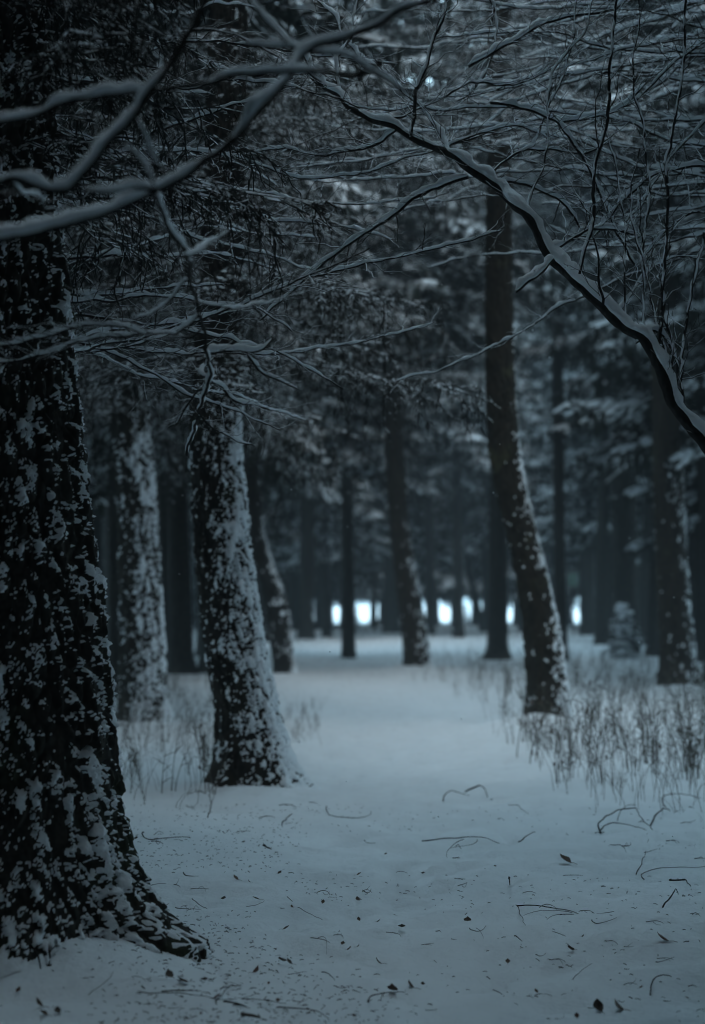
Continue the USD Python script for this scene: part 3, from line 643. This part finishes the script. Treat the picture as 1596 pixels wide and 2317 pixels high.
arch = [at(x, y, D) for x, y, D in [(1720, 1180, 6.9), (1640, 1060, 6.85), (1596, 1000, 6.8), (1540, 930, 6.8), (1500, 860, 6.8), (1460, 782, 6.8), (1400, 730, 6.85), (1330, 660, 6.9), (1250, 580, 7.0), (1200, 490, 7.0), (1130, 420, 7.1), (1050, 375, 7.1), (980, 335, 7.2), (900, 290, 7.3), (830, 260, 7.4), (770, 225, 7.5), (722, 190, 7.6), (700, 160, 7.6), (690, 110, 7.7)]]
arch = [ab + [0, 0, -0.2], np.array([2.9, 7.0, 0.7])] + arch
rb = [
    br([(1310, 630), (1330, 520), (1348, 420), (1385, 150), (1400, -20), (1410, -150)], 6.9, 7.0, 13, 7, 10, 0.5, 0.35),
    br([(1365, 690), (1360, 640), (1362, 590), (1350, 540)], 6.85, 6.7, 9, 5, 2, 0.4, 0.2),
    br([(1485, 830), (1505, 600), (1512, 400), (1545, 120), (1560, -60)], 6.8, 6.9, 12, 7, 12, 0.5, 0.35),
    br([(1110, 232), (1180, 248), (1260, 277), (1300, 330), (1350, 420), (1400, 520), (1440, 600)], 7.3, 7.2, 10, 9, 9, 1.2, 0.35),
    br([(1262, 277), (1330, 262), (1395, 243), (1470, 190)], 7.3, 7.4, 9, 5, 7, 1.2, 0.35),
    br([(1085, 398), (1180, 412), (1255, 450), (1310, 520)], 7.1, 7.3, 10, 6, 6, 1.2, 0.3),
    br([(1060, 400), (960, 442), (880, 490), (800, 545), (735, 592), (650, 668), (590, 725)], 7.1, 7.6, 12, 6, 12, 1.1, 0.3),
    br([(1248, 578), (1300, 545), (1350, 527), (1440, 540)], 7.0, 7.1, 13, 7, 5, 1.2, 0.3),
    br([(1250, 582), (1210, 622), (1170, 660)], 6.95, 6.8, 12, 12, 1, 1.3, 0.1),
    br([(1110, 395), (1150, 360), (1200, 345), (1310, 350), (1380, 330)], 7.1, 7.4, 9, 6, 7, 1.2, 0.3),
    br([(930, 308), (936, 210), (960, 140), (1008, 15), (1030, -80)], 7.2, 7.4, 13, 9, 10, 0.6, 0.4),
    br([(1012, 352), (985, 292), (905, 195), (840, 150)], 7.15, 7.6, 10, 6, 8, 1.0, 0.35),
    br([(1060, 150), (1150, 95), (1260, 40), (1390, 25), (1440, -20)], 7.8, 7.8, 11, 7, 12, 1.2, 0.4),
    br([(1440, 775), (1475, 745), (1500, 762), (1525, 810), (1535, 850)], 6.8, 6.9, 10, 8, 2, 1.5, 0.15),
    br([(1545, 935), (1548, 800), (1565, 690), (1590, 520)], 6.8, 6.9, 11, 7, 7, 0.6, 0.3),
    br([(1500, 865), (1520, 760), (1500, 690), (1512, 560)], 6.8, 6.8, 9, 5, 5, 0.7, 0.25),
    br([(1640, 372), (1596, 378), (1500, 388), (1440, 425), (1400, 470), (1350, 540)], 7.0, 7.2, 9, 6, 8, 1.2, 0.35),
    br([(1640, 250), (1540, 330), (1480, 420), (1420, 500)], 7.6, 7.4, 8, 6, 8, 1.1, 0.35),
    br([(720, 190), (640, 150), (560, 170), (480, 140)], 7.6, 7.9, 11, 5, 8, 1.1, 0.35),
    br([(780, 230), (760, 150), (800, 60), (810, -40)], 7.5, 7.7, 10, 6, 9, 0.8, 0.35),
    br([(860, 270), (960, 250), (1060, 190), (1160, 190), (1250, 140)], 7.4, 7.9, 9, 5, 10, 1.2, 0.35),
    br([(1200, 350), (1230, 260), (1290, 130), (1300, 20), (1330, -60)], 7.5, 7.7, 7, 5, 9, 0.9, 0.35),
    br([(990, 340), (1100, 300), (1180, 290), (1240, 320)], 7.3, 7.6, 8, 5, 7, 1.1, 0.3),
    br([(880, 180), (800, 110), (760, 40), (700, -20)], 7.6, 8.0, 8, 6, 9, 1.0, 0.35),
    br([(1390, 720), (1440, 640), (1490, 600), (1596, 590)], 6.9, 7.2, 7, 4, 7, 1.1, 0.25),
    br([(1458, 775), (1455, 600), (1470, 420), (1440, 200), (1450, -40)], 6.9, 7.2, 9, 5, 12, 0.5, 0.3),
    br([(1415, 745), (1420, 560), (1395, 380), (1360, 260)], 6.9, 7.1, 7, 4, 8, 0.6, 0.25),
    br([(1540, 930), (1510, 790), (1480, 660), (1430, 470), (1440, 330)], 6.8, 7.0, 8, 4, 8, 0.8, 0.3),
    br([(1190, 480), (1240, 330), (1250, 180), (1330, 60), (1340, -40)], 7.05, 7.4, 7, 4, 10, 0.7, 0.3),
    br([(1640, 470), (1560, 480), (1490, 530), (1450, 600)], 7.2, 7.3, 8, 5, 8, 1.1, 0.3),
    br([(1640, 80), (1530, 130), (1440, 220), (1370, 260)], 7.8, 7.7, 8, 5, 12, 1.2, 0.35),
    br([(1100, -30), (1120, 80), (1090, 170), (1030, 230)], 8.0, 7.9, 8, 5, 10, 1.0, 0.35),
    br([(905, 288), (830, 330), (740, 350), (640, 340), (540, 360)], 7.3, 7.9, 8, 4, 12, 1.2, 0.35),
]
bare_tree('arching_tree', 'slender snow-topped tree arching down across the picture from upper centre to right', 'tree', ab, arch, (0.05, 0.013, 0.7, 30, 0.3), rb, 202)
def fan_tree(name, label, base_xy, z0, z1, n, length, toward, seed, h, r):
    """a bare tree whose many thin frosted branches fan out to one side"""
    rg = np.random.default_rng(seed)
    b = np.array([base_xy[0], base_xy[1], float(gz(*base_xy))])
    tp = [b + [0, 0, -0.2], b + [0.04, 0, h * 0.3], b + [-0.05, 0.05, h * 0.6], b + [0.05, 0.0, h]]
    sp, _ = spline(tp, 60)
    bl = []
    for k in range(n):
        z = rg.uniform(z0, z1)
        p = np.array([np.interp(z, sp[:, 2], sp[:, c]) for c in range(3)])
        d = np.array([toward, rg.normal(0, 0.45), rg.normal(0.02, 0.2)]); d /= np.linalg.norm(d)
        L = rg.uniform(*length); q = [p]; side = np.array([0, 1.0, 0])
        m = int(rg.integers(4, 7))
        for i in range(m):
            d = d + np.array([0, rg.normal(0, 0.16), rg.normal(0, 0.17) - 0.35 * d[2]]); d /= np.linalg.norm(d)
            q.append(q[-1] + d * L / m)
        w = rg.uniform(0.5, 1.0)
        bl.append((q, 0.011 * w, 0.0032, int(L * 11), 1.15, 0.42))
    return bare_tree(name, label, 'tree', b, tp, (r, r * 0.4, 0.5), bl, seed)
fan_tree('bare_tree', 'bare tree behind the huge trunk fanning thin frosted branches to the right', (-1.8, 7.7), 2.7, 5.0, 27, (1.0, 2.9), 1.0, 611, 6.5, 0.06)
fan_tree('bare_tree', 'bare tree beyond the right edge filling the upper right with frosted branches', (2.75, 8.7), 3.7, 5.7, 34, (1.3, 3.6), -1.0, 612, 7.0, 0.06)
fan_tree('bare_tree', 'bare tree beyond the right edge with thin frosted branches behind the upright shoots', (3.3, 11.0), 4.9, 6.8, 22, (1.2, 3.4), -1.0, 613, 8.0, 0.07)

# ---------------------------------------------------------------- undergrowth
def weed(seed, h, leafy):
    rg = np.random.default_rng(seed)
    P, R = [], []
    for k in range(int(rg.integers(2, 4))):
        d = rg.normal(0, 0.18, 2)
        s = np.linspace(0, 1, 6)[:, None]
        Q = h * rg.uniform(0.6, 1) * (s * np.array([0, 0, 1.0]) + s ** 2 * np.array([d[0], d[1], 0])) + np.array([*rg.normal(0, 0.03, 2), -0.05])
        P.append(Q); R.append(np.linspace(0.004, 0.0018, 6))
        for q in range(int(rg.integers(2, 6))):
            u = rg.uniform(0.35, 0.95); p = np.array([np.interp(u, s[:, 0], Q[:, c]) for c in range(3)])
            e = np.array([*rg.normal(0, 0.7, 2), 0.6]); e /= np.linalg.norm(e)
            P.append(p + h * 0.22 * s * e + s ** 2 * [0, 0, -0.02]); R.append(np.linspace(0.0025, 0.0012, 6))
    stem = tubes(np.array(P), np.array(R), 4)
    leaves = []
    for k in range(leafy):
        i = int(rg.integers(len(P))); p = P[i][int(rg.integers(2, 6))]
        leaves.append(curled_leaf(rg, 0.014 + 0.018 * rg.random(), p, rg.random() * 6.28, rg.uniform(0.6, 1.5)))
    return stem, join(leaves) if leaves else None
def curled_leaf(rg, L, p, rz, tilt):
    """a dry leaf: pointed outline, creased and curled"""
    u = np.linspace(0, 1, 6); w = np.array([0.04, 0.3, 0.42, 0.34, 0.18, 0.01]) * rg.uniform(0.7, 1.3)
    cu, cr = rg.uniform(0.6, 2.0), rg.uniform(0.1, 0.5)
    V = []
    for a, b in zip(u, w):
        x, z = math.sin(cu * a) / cu, (1 - math.cos(cu * a)) / cu
        for sgn in (-1, 0, 1): V.append([x, sgn * b * (1 + rg.normal(0, 0.1)), z + abs(sgn) * b * cr])
    V = np.array(V) * L
    V = np.vstack([V, V + [0, 0, -0.0012]])
    f = []
    for i in range(5):
        for j in range(2):
            a = i * 3 + j; f += [[a, a + 3, a + 4], [a, a + 4, a + 1]]
    f = np.array(f); f = np.vstack([f, f[:, ::-1] + 18])
    c, s_ = math.cos(tilt), math.sin(tilt); V = V @ np.array([[c, 0, s_], [0, 1, 0], [-s_, 0, c]])
    c, s_ = math.cos(rz), math.sin(rz); V = V @ np.array([[c, s_, 0], [-s_, c, 0], [0, 0, 1]])
    return V + p, f
WEEDS = []
for k in range(6):
    f = form(f'weed_form_{"abcdef"[k]}'); st_, lv = weed(400 + k, 0.4, [0, 1, 2, 0, 3, 1][k])
    part(f, 'stem', st_, M_straw)
    if lv: part(f, 'leaf', lv, M_deadleaf, kind='stuff')
    WEEDS.append(f)
rg = np.random.default_rng(55)
def plants(n, region, label, group, lo, hi, clear=1.25, thin=0.8):
    k = 0
    for _ in range(n * 30):
        if k >= n: break
        px, py = rg.uniform(*region[0]), rg.uniform(*region[1])
        p = gnd(px, py)
        if abs(p[0] - (0.45 - 0.01 * p[1])) < clear and p[1] < 24: continue
        if min(math.hypot(p[0] - a[0], p[1] - a[1]) for a in spots[:17]) < 0.35: continue
        sc_ = float(rg.uniform(lo, hi)); thing('dry_weed', label, 'weed', p, rg.random() * 6.28, (sc_ * thin, sc_ * thin, sc_), group=group, ref=WEEDS[int(rg.integers(6))]); k += 1
plants(90, ((1090, 1620), (1560, 1800)), 'thin dry weed standing in the snow right of the path', 'dry weeds right of the path', 0.6, 1.9)
plants(60, ((1000, 1600), (1500, 1580)), 'thin dry weed far back in the snow beyond the lichen trunk', 'dry weeds far right', 0.6, 1.8)
plants(32, ((1280, 1620), (1560, 1790)), 'tall thin dry stem in the snow at the far right', 'tall dry stems at the far right', 1.3, 2.4, thin=0.55)
plants(70, ((240, 500), (1540, 1800)), 'thin dry weed in the snow between the huge and curved trunks', 'dry weeds left of the path', 0.5, 1.5)
plants(14, ((640, 720), (1600, 1700)), 'small dry weed at the right foot of the curved trunk', 'dry weeds beside the curved trunk', 0.4, 0.8, 0.0)
def grass(n, region, lo, hi, seed, clear=1.2):
    r2 = np.random.default_rng(seed)
    px, py = r2.uniform(*region[0], n), region[1][0] + (region[1][1] - region[1][0]) * r2.beta(1.2, 1.7, n) * 1.08
    P = []
    for a, b in zip(px, py):
        p = gnd(a, b)
        if abs(p[0] - (0.45 - 0.01 * p[1])) < clear + 0.5 * r2.random() and p[1] < 26: continue
        if meshkit.noise(np.array([p[0] * 1.6, p[1] * 0.9, 0.0]), 77) < 0.12 + 0.5 * r2.random(): continue
        h = r2.uniform(lo, hi); d = r2.normal(0, 0.42, 2) * h
        s = np.linspace(0, 1, 4)[:, None]
        P.append(p + [0, 0, -0.03] + s * [0, 0, h] + s ** 2 * [d[0], d[1], -0.25 * abs(d[0])])
    P = np.array(P)
    return tubes(P, np.tile(np.linspace(0.0022, 0.0008, 4), (len(P), 1)), 3)
gr = join([grass(1700, ((1060, 1680), (1480, 1830)), 0.15, 0.75, 1), grass(700, ((930, 1640), (1470, 1580)), 0.2, 0.7, 2), grass(800, ((230, 520), (1480, 1810)), 0.1, 0.5, 3), grass(60, ((640, 730), (1590, 1690)), 0.1, 0.3, 4, -1), grass(200, ((380, 620), (1440, 1520)), 0.1, 0.5, 5)])
o = usdkit.mesh(stage, '/World/dry_grass', gr, M_straw); tag(o.GetPrim(), 'thin dry grass poking through the snow on both sides of the path', 'grass', kind='stuff')

# ---------------------------------------------------------------- what lies on the snow
def stick(pts, w, label, arch=0.0, group=None, name='fallen_twig', cat='twig', sub=None, m=M_twig):
    P = [gnd(x, y) for x, y in pts]
    D = np.mean([p[1] for p in P]); r = 0.58 * w / 2 / FD * D
    Q, L = spline(P, 26)
    Q[:, 2] = gz(Q[:, 0], Q[:, 1]) + r * 0.05 + arch * np.sin(np.linspace(0, 1, 26) * np.pi) ** 0.8
    Q = wobble(Q, min(0.03, 0.1 * L), 6, int(pts[0][0]))
    c = Q[0].copy()
    t = thing(name, label, cat, c, group=group)
    part(t, 'wood', tubes(Q, np.linspace(r, r * 0.45, 26) * (0.8 + 0.4 * meshkit.noise(Q * 60)), 6), m, smooth=True, origin=c)
    for sp in sub or []:
        S = [gnd(x, y) for x, y in sp]; S, _ = spline(S, 12); S[:, 2] = gz(S[:, 0], S[:, 1]) + r * 0.5 + arch * 0.4 * np.sin(np.linspace(0, 1, 12) * np.pi)
        part(t, 'side_twig', tubes(S, np.linspace(r * 0.6, r * 0.25, 12), 5), m, smooth=True, origin=c)
    return t
stick([(325, 1884), (345, 1898), (390, 1896), (432, 1897)], 5, 'dark hooked twig on the snow right of the huge trunk')
stick([(597, 1913), (626, 1928)], 10, 'short thick dark stick on the snow below the curved trunk', name='fallen_stick', cat='stick')
stick([(638, 1868), (650, 1857), (664, 1842)], 5, 'small bent twig on the snow beneath the curved trunk', 0.02)
stick([(1003, 1813), (1028, 1800), (1060, 1800)], 5, 'left of two arched twigs in mid path', 0.04)
stick([(1053, 1792), (1080, 1790), (1102, 1805)], 7, 'right of two arched twigs in mid path, the thicker', 0.05)
stick([(740, 1825), (752, 1850), (800, 1855), (840, 1838)], 4, 'curved thin twig lying left in the path', 0.01)
stick([(1174, 1905), (1212, 1884)], 5, 'short straight slanting stick right of the path centre', 0.01, name='fallen_stick', cat='stick')
stick([(955, 1903), (1040, 1899), (1080, 1899), (1128, 1909)], 5, 'long forked twig lying across the path centre', 0.01, sub=[[(1050, 1900), (1028, 1912), (1012, 1942)], [(1080, 1901), (1060, 1915), (1020, 1920)]])
stick([(1360, 1885), (1400, 1856), (1440, 1850), (1480, 1880)], 6, 'upper of the arched twigs near the right weeds', 0.07, sub=[[(1398, 1858), (1410, 1840), (1440, 1824)]])
stick([(1358, 1882), (1400, 1873), (1465, 1880)], 5, 'lower of the arched twigs near the right weeds', 0.03)
stick([(1472, 1870), (1496, 1850), (1516, 1834)], 7, 'thick stub leaning beside the arched twigs on the right', 0.05, name='fallen_stick', cat='stick')
stick([(1508, 1828), (1545, 1805), (1592, 1806)], 5, 'bowed twig on the snow by the right edge below the weeds', 0.03)
stick([(1440, 1981), (1456, 1940), (1468, 1900)], 4, 'upright thin twig with a side shoot on the right', 0.0, sub=[[(1458, 1930), (1475, 1926), (1488, 1921)]])
stick([(1458, 1990), (1490, 1968), (1545, 1966), (1600, 1962)], 4, 'long thin twig running off the right edge', 0.01)
stick([(1515, 1992), (1550, 1993), (1564, 2006)], 7, 'dark bent stick near the right edge', 0.01, name='fallen_stick', cat='stick')
stick([(1500, 2054), (1520, 2038), (1534, 2023)], 6, 'short dark stick propped on the snow at the right', 0.03, name='fallen_stick', cat='stick')
stick([(1170, 2050), (1240, 2055), (1308, 2069)], 5, 'forked twig of three prongs on the right half of the path', 0.005, sub=[[(1308, 2069), (1270, 2063), (1185, 2073)], [(1300, 2070), (1260, 2072), (1238, 2082)]])
stick([(1168, 2048), (1180, 2075), (1186, 2092)], 3, 'faint thin twig left of the forked twig')
stick([(1348, 2070), (1390, 2064)], 4, 'short twig right of the forked twig')
stick([(1340, 2082), (1352, 2090), (1395, 2078)], 4, 'small crooked twig below the forked twig')
stick([(1116, 2240), (1140, 2250), (1176, 2275)], 3, 'thin straight stalk slanting at the bottom centre right')
stick([(1288, 2220), (1310, 2205), (1338, 2182)], 3, 'thin straight stalk rising right near the bottom')
stick([(832, 2268), (850, 2259), (880, 2255), (918, 2243)], 5, 'twig with a curled leaf at the bottom centre', 0.02, sub=[[(862, 2264), (878, 2250), (892, 2246)]])
stick([(1472, 2252), (1478, 2235), (1500, 2222), (1518, 2211)], 6, 'curved sprig standing up near the bottom right corner', 0.03)
stick([(40, 2180), (65, 2205), (94, 2232)], 13, 'thick broken stick in front of the huge trunk', 0.03, name='fallen_stick', cat='stick')
stick([(312, 2252), (360, 2250), (420, 2258), (540, 2262)], 4, 'longest thin twig at the bottom left', 0.005)
stick([(365, 2244), (420, 2243), (455, 2241)], 5, 'short straight twig above the longest bottom twig', 0.005)
stick([(490, 2253), (560, 2260), (650, 2273)], 4, 'straight twig at the bottom between leaves', 0.005)
stick([(490, 2274), (515, 2250), (545, 2232)], 4, 'twig crossing the straight bottom twig', 0.02)
stick([(628, 2280), (690, 2283), (745, 2306)], 5, 'dark twig at the bottom just left of centre', 0.005)
stick([(200, 2264), (235, 2248), (254, 2225)], 3, 'slanting thin twig at the foot of the huge trunk')
stick([(728, 2200), (745, 2208), (757, 2222)], 4, 'small hooked twig above the bottom centre')
stick([(505, 2268), (530, 2272), (558, 2280)], 13, 'chunk of bark on the snow at the bottom left', name='bark_chunk', cat='bark')
stick([(545, 2296), (570, 2299), (590, 2304)], 17, 'pale spruce cone on the snow at the bottom left', name='spruce_cone', cat='cone', m=M_straw)
stick([(650, 2030), (690, 2060), (726, 2080)], 3, 'thin bowed twig on the snow left of centre')
stick([(435, 2033), (460, 2050), (485, 2065)], 3, 'faint twig right of the huge roots')
stick([(415, 1975), (430, 1983), (470, 1982)], 5, 'small dark twig right of the huge trunk')
stick([(575, 1928), (600, 1936)], 5, 'tiny stick below the short thick stick')
stick([(1165, 2118), (1182, 2130)], 5, 'tiny slanted twig right of the path centre')
stick([(1152, 1988), (1154, 2001)], 8, 'tiny upright stub in the path', 0.02, name='fallen_stick', cat='stick')
stick([(470, 1850), (476, 1815), (472, 1800)], 4, 'small forked shoot in the snow by the curved trunk', 0.0, sub=[[(477, 1825), (484, 1805), (487, 1795)]])
for k in range(90):
    a = rg.random() * 6.28; x, y = rg.uniform(280, 1590), rg.uniform(1790, 2310)
    l = rg.uniform(10, 45)
    stick([(x, y), (x + 0.5 * l, y + rg.normal(0, 3)), (x + l, y + rg.normal(0, 0.25) * l)], rg.uniform(2, 3.6), 'tiny thin twig lying on the snow of the path', 0.0, 'tiny twigs scattered on the snow', sub=[[(x + 0.4 * l, y), (x + 0.6 * l, y + rg.normal(0, 4)), (x + 0.85 * l, y + rg.normal(0, 0.35) * l)]] if k % 2 else None)
LEAVES = []
for k in range(6):
    f = form(f'leaf_form_{"abcdef"[k]}'); part(f, 'blade', curled_leaf(np.random.default_rng(500 + k), 0.05, np.zeros(3), 0.0, 0.1), M_deadleaf)
    part(f, 'stalk', tubes(np.array([[0, 0, 0.0], [-0.012, 0.003, 0.001], [-0.025, 0.006, -0.002]]), np.array([0.001, 0.0008, 0.0007]), 4), M_deadleaf); LEAVES.append(f)
def leaf(px, py, size, label, group=None, up=0.004):
    p = gnd(px, py) + [0, 0, up]
    thing('dead_leaf', label, 'leaf', p, rg.random() * 6.28, float(size / FD * p[1] / 0.05), group=group, ref=LEAVES[int(rg.integers(6))])
for x, y, s, lab in [(1293, 1954, 34, 'large dark leaf alone on the right half of the path'), (1515, 2132, 36, 'large curled dark leaf near the lower right edge'), (938, 2238, 26, 'reddish leaf standing on edge at the bottom centre'), (893, 2243, 26, 'curled leaf on a twig at the bottom centre'), (1150, 2182, 18, 'lone leaf low right of centre'), (1298, 2152, 24, 'flat dark leaf between centre and lower right edge'), (1058, 2086, 18, 'dark leaf in the middle of the path'), (910, 2100, 20, 'flat leaf left of the middle of the path'), (1362, 2290, 34, 'left of two long dark scraps at the bottom right'), (1412, 2287, 34, 'right of two long dark scraps at the bottom right'), (865, 2183, 22, 'pale curled leaf above the bottom centre'), (1218, 2249, 12, 'tiny round leaf at the bottom right of centre'), (588, 2037, 18, 'dark leaf midway right of the huge roots'), (540, 1993, 18, 'dark leaf above the midway leaf right of the huge roots'), (425, 2225, 34, 'biggest leaf of the heap right of the huge roots'), (390, 2215, 24, 'left leaf of the heap right of the huge roots'), (462, 2220, 20, 'right leaf of the heap right of the huge roots'), (98, 2284, 30, 'brown leaf at the bottom left corner, leftmost of three'), (108, 2301, 24, 'lower leaf of three at the bottom left corner'), (133, 2299, 20, 'right leaf of three at the bottom left corner'), (37, 2262, 18, 'leaf beside the thick broken stick'), (645, 2177, 26, 'dark leaf of the group at the bottom left of centre'), (662, 2184, 20, 'right leaf of the group at the bottom left of centre'), (572, 2203, 22, 'leaf below the group at the bottom left of centre'), (482, 2262, 22, 'leaf at the end of the straight bottom twig'), (640, 2105, 18, 'leaf left of the path at mid depth')]:
    leaf(x, y, s, lab)
for k in range(36):
    x = rg.uniform(280, 1000) if k % 3 else rg.uniform(600, 1590)
    leaf(x, rg.uniform(1880, 2312), rg.uniform(6, 14), 'tiny dark leaf scrap scattered on the snow', 'leaf scraps scattered on the snow')
n = 2600
px, py = np.r_[rg.normal(560, 190, 1500), rg.uniform(300, 1596, n - 1500)], rg.uniform(1820, 2317, n)
b = np.array([gnd(a, c) for a, c in zip(px, py)]); b = b[meshkit.noise(b * [1.3, 1.3, 0], 91) + 0.25 * rg.random(n) > 0.55]; n = len(b); an = rg.random(n) * 6.28
l = rg.uniform(0.003, 0.012, n)[:, None]
d = np.stack([np.cos(an), np.sin(an), rg.normal(0, 0.15, n)], -1) * l
Pn = np.stack([b - d, b + [0, 0, 0.002], b + d], 1)
o = usdkit.mesh(stage, '/World/needle_litter', tubes(Pn, np.tile(rg.uniform(0.0007, 0.002, n)[:, None], (1, 3)), 3), M_twig); tag(o.GetPrim(), 'fine dark needles and crumbs strewn on the snow', 'litter', kind='stuff')

# ---------------------------------------------------------------- small things further off
p = gnd(1412, 1490)
t = thing('young_spruce', 'little young spruce loaded with round snow clumps before the thick dark trunk', 'tree', p)
r4 = np.random.default_rng(71)
part(t, 'stem', tubes(np.array([[0, 0, -0.1], [0.02, 0, 0.5], [0, 0, 1.0], [0.02, 0, 1.45]]), np.array([0.022, 0.018, 0.012, 0.005]), 6), M_bark_dark)
part(t, 'foliage', crown(72, 0.1, 1.5, 0.36, 0.13, 6, 16, 0.6, 0.9), M_needle, kind='stuff')
ball = __import__('trimesh').creation.icosphere(2, 1.0)
for k in range(75):
    z = r4.uniform(0.1, 1.42); a_ = r4.random() * 6.28; rr = 0.36 * (1 - z / 1.9) * r4.uniform(0.5, 1.05) + 0.03
    S = ball.vertices * (1 + 0.5 * (meshkit.fbm(ball.vertices * 2 + k * 5, 2, k)[:, None] - 0.5)) * r4.uniform(0.025, 0.075) * [1.25, 1.25, 0.7]
    part(t, 'snow_clump', (S + [rr * math.cos(a_), rr * math.sin(a_), z], ball.faces), M_snow, smooth=True)
M_green = mat('green_paint', {'p': ('principled_bsdf', {'base_color': (0.06, 0.105, 0.08), 'roughness': 0.5})})
M_red = mat('red_paint', {'p': ('principled_bsdf', {'base_color': (0.08, 0.05, 0.05), 'roughness': 0.6})})
pg = at(1297, 1312, 62); base = np.array([pg[0], 62.0, float(gz(pg[0], 62.0))])
t = thing('small_sign', 'small blurred green sign with reddish edge beside the grey hazy trunk', 'sign', base)
hz_ = pg[2] - base[2]
part(t, 'post', box((-0.03, -0.03, -0.3), (0.03, 0.03, hz_ - 0.3)), M_bark_dark)
part(t, 'panel', box((-0.2, -0.06, hz_ - 0.28), (0.2, -0.033, hz_ + 0.3)), M_green)
part(t, 'border', box((-0.24, -0.03, hz_ + 0.303), (0.24, 0.0, hz_ + 0.38)), M_red)
part(t, 'border', box((-0.24, -0.03, hz_ - 0.36), (0.24, 0.0, hz_ - 0.283)), M_red)
# falling snow
r3 = np.random.default_rng(9)
n = 260; D = r3.uniform(4.5, 22, n) ; q = np.stack([(r3.uniform(-0.26, 0.26, n)) * D, D, CAM_H + r3.uniform(-0.16, 0.42, n) * D], -1)
ico = __import__('trimesh').creation.icosphere(1, 1.0)
sz = r3.uniform(0.002, 0.0048, n)
V = (ico.vertices[None] * sz[:, None, None] + q[:, None]).reshape(-1, 3); F = (ico.faces[None] + (np.arange(n) * len(ico.vertices))[:, None, None]).reshape(-1, 3)
o = usdkit.mesh(stage, '/World/falling_snow', (V, F), M_snow); tag(o.GetPrim(), 'a few small snowflakes falling in the air', 'snowflakes', kind='stuff')
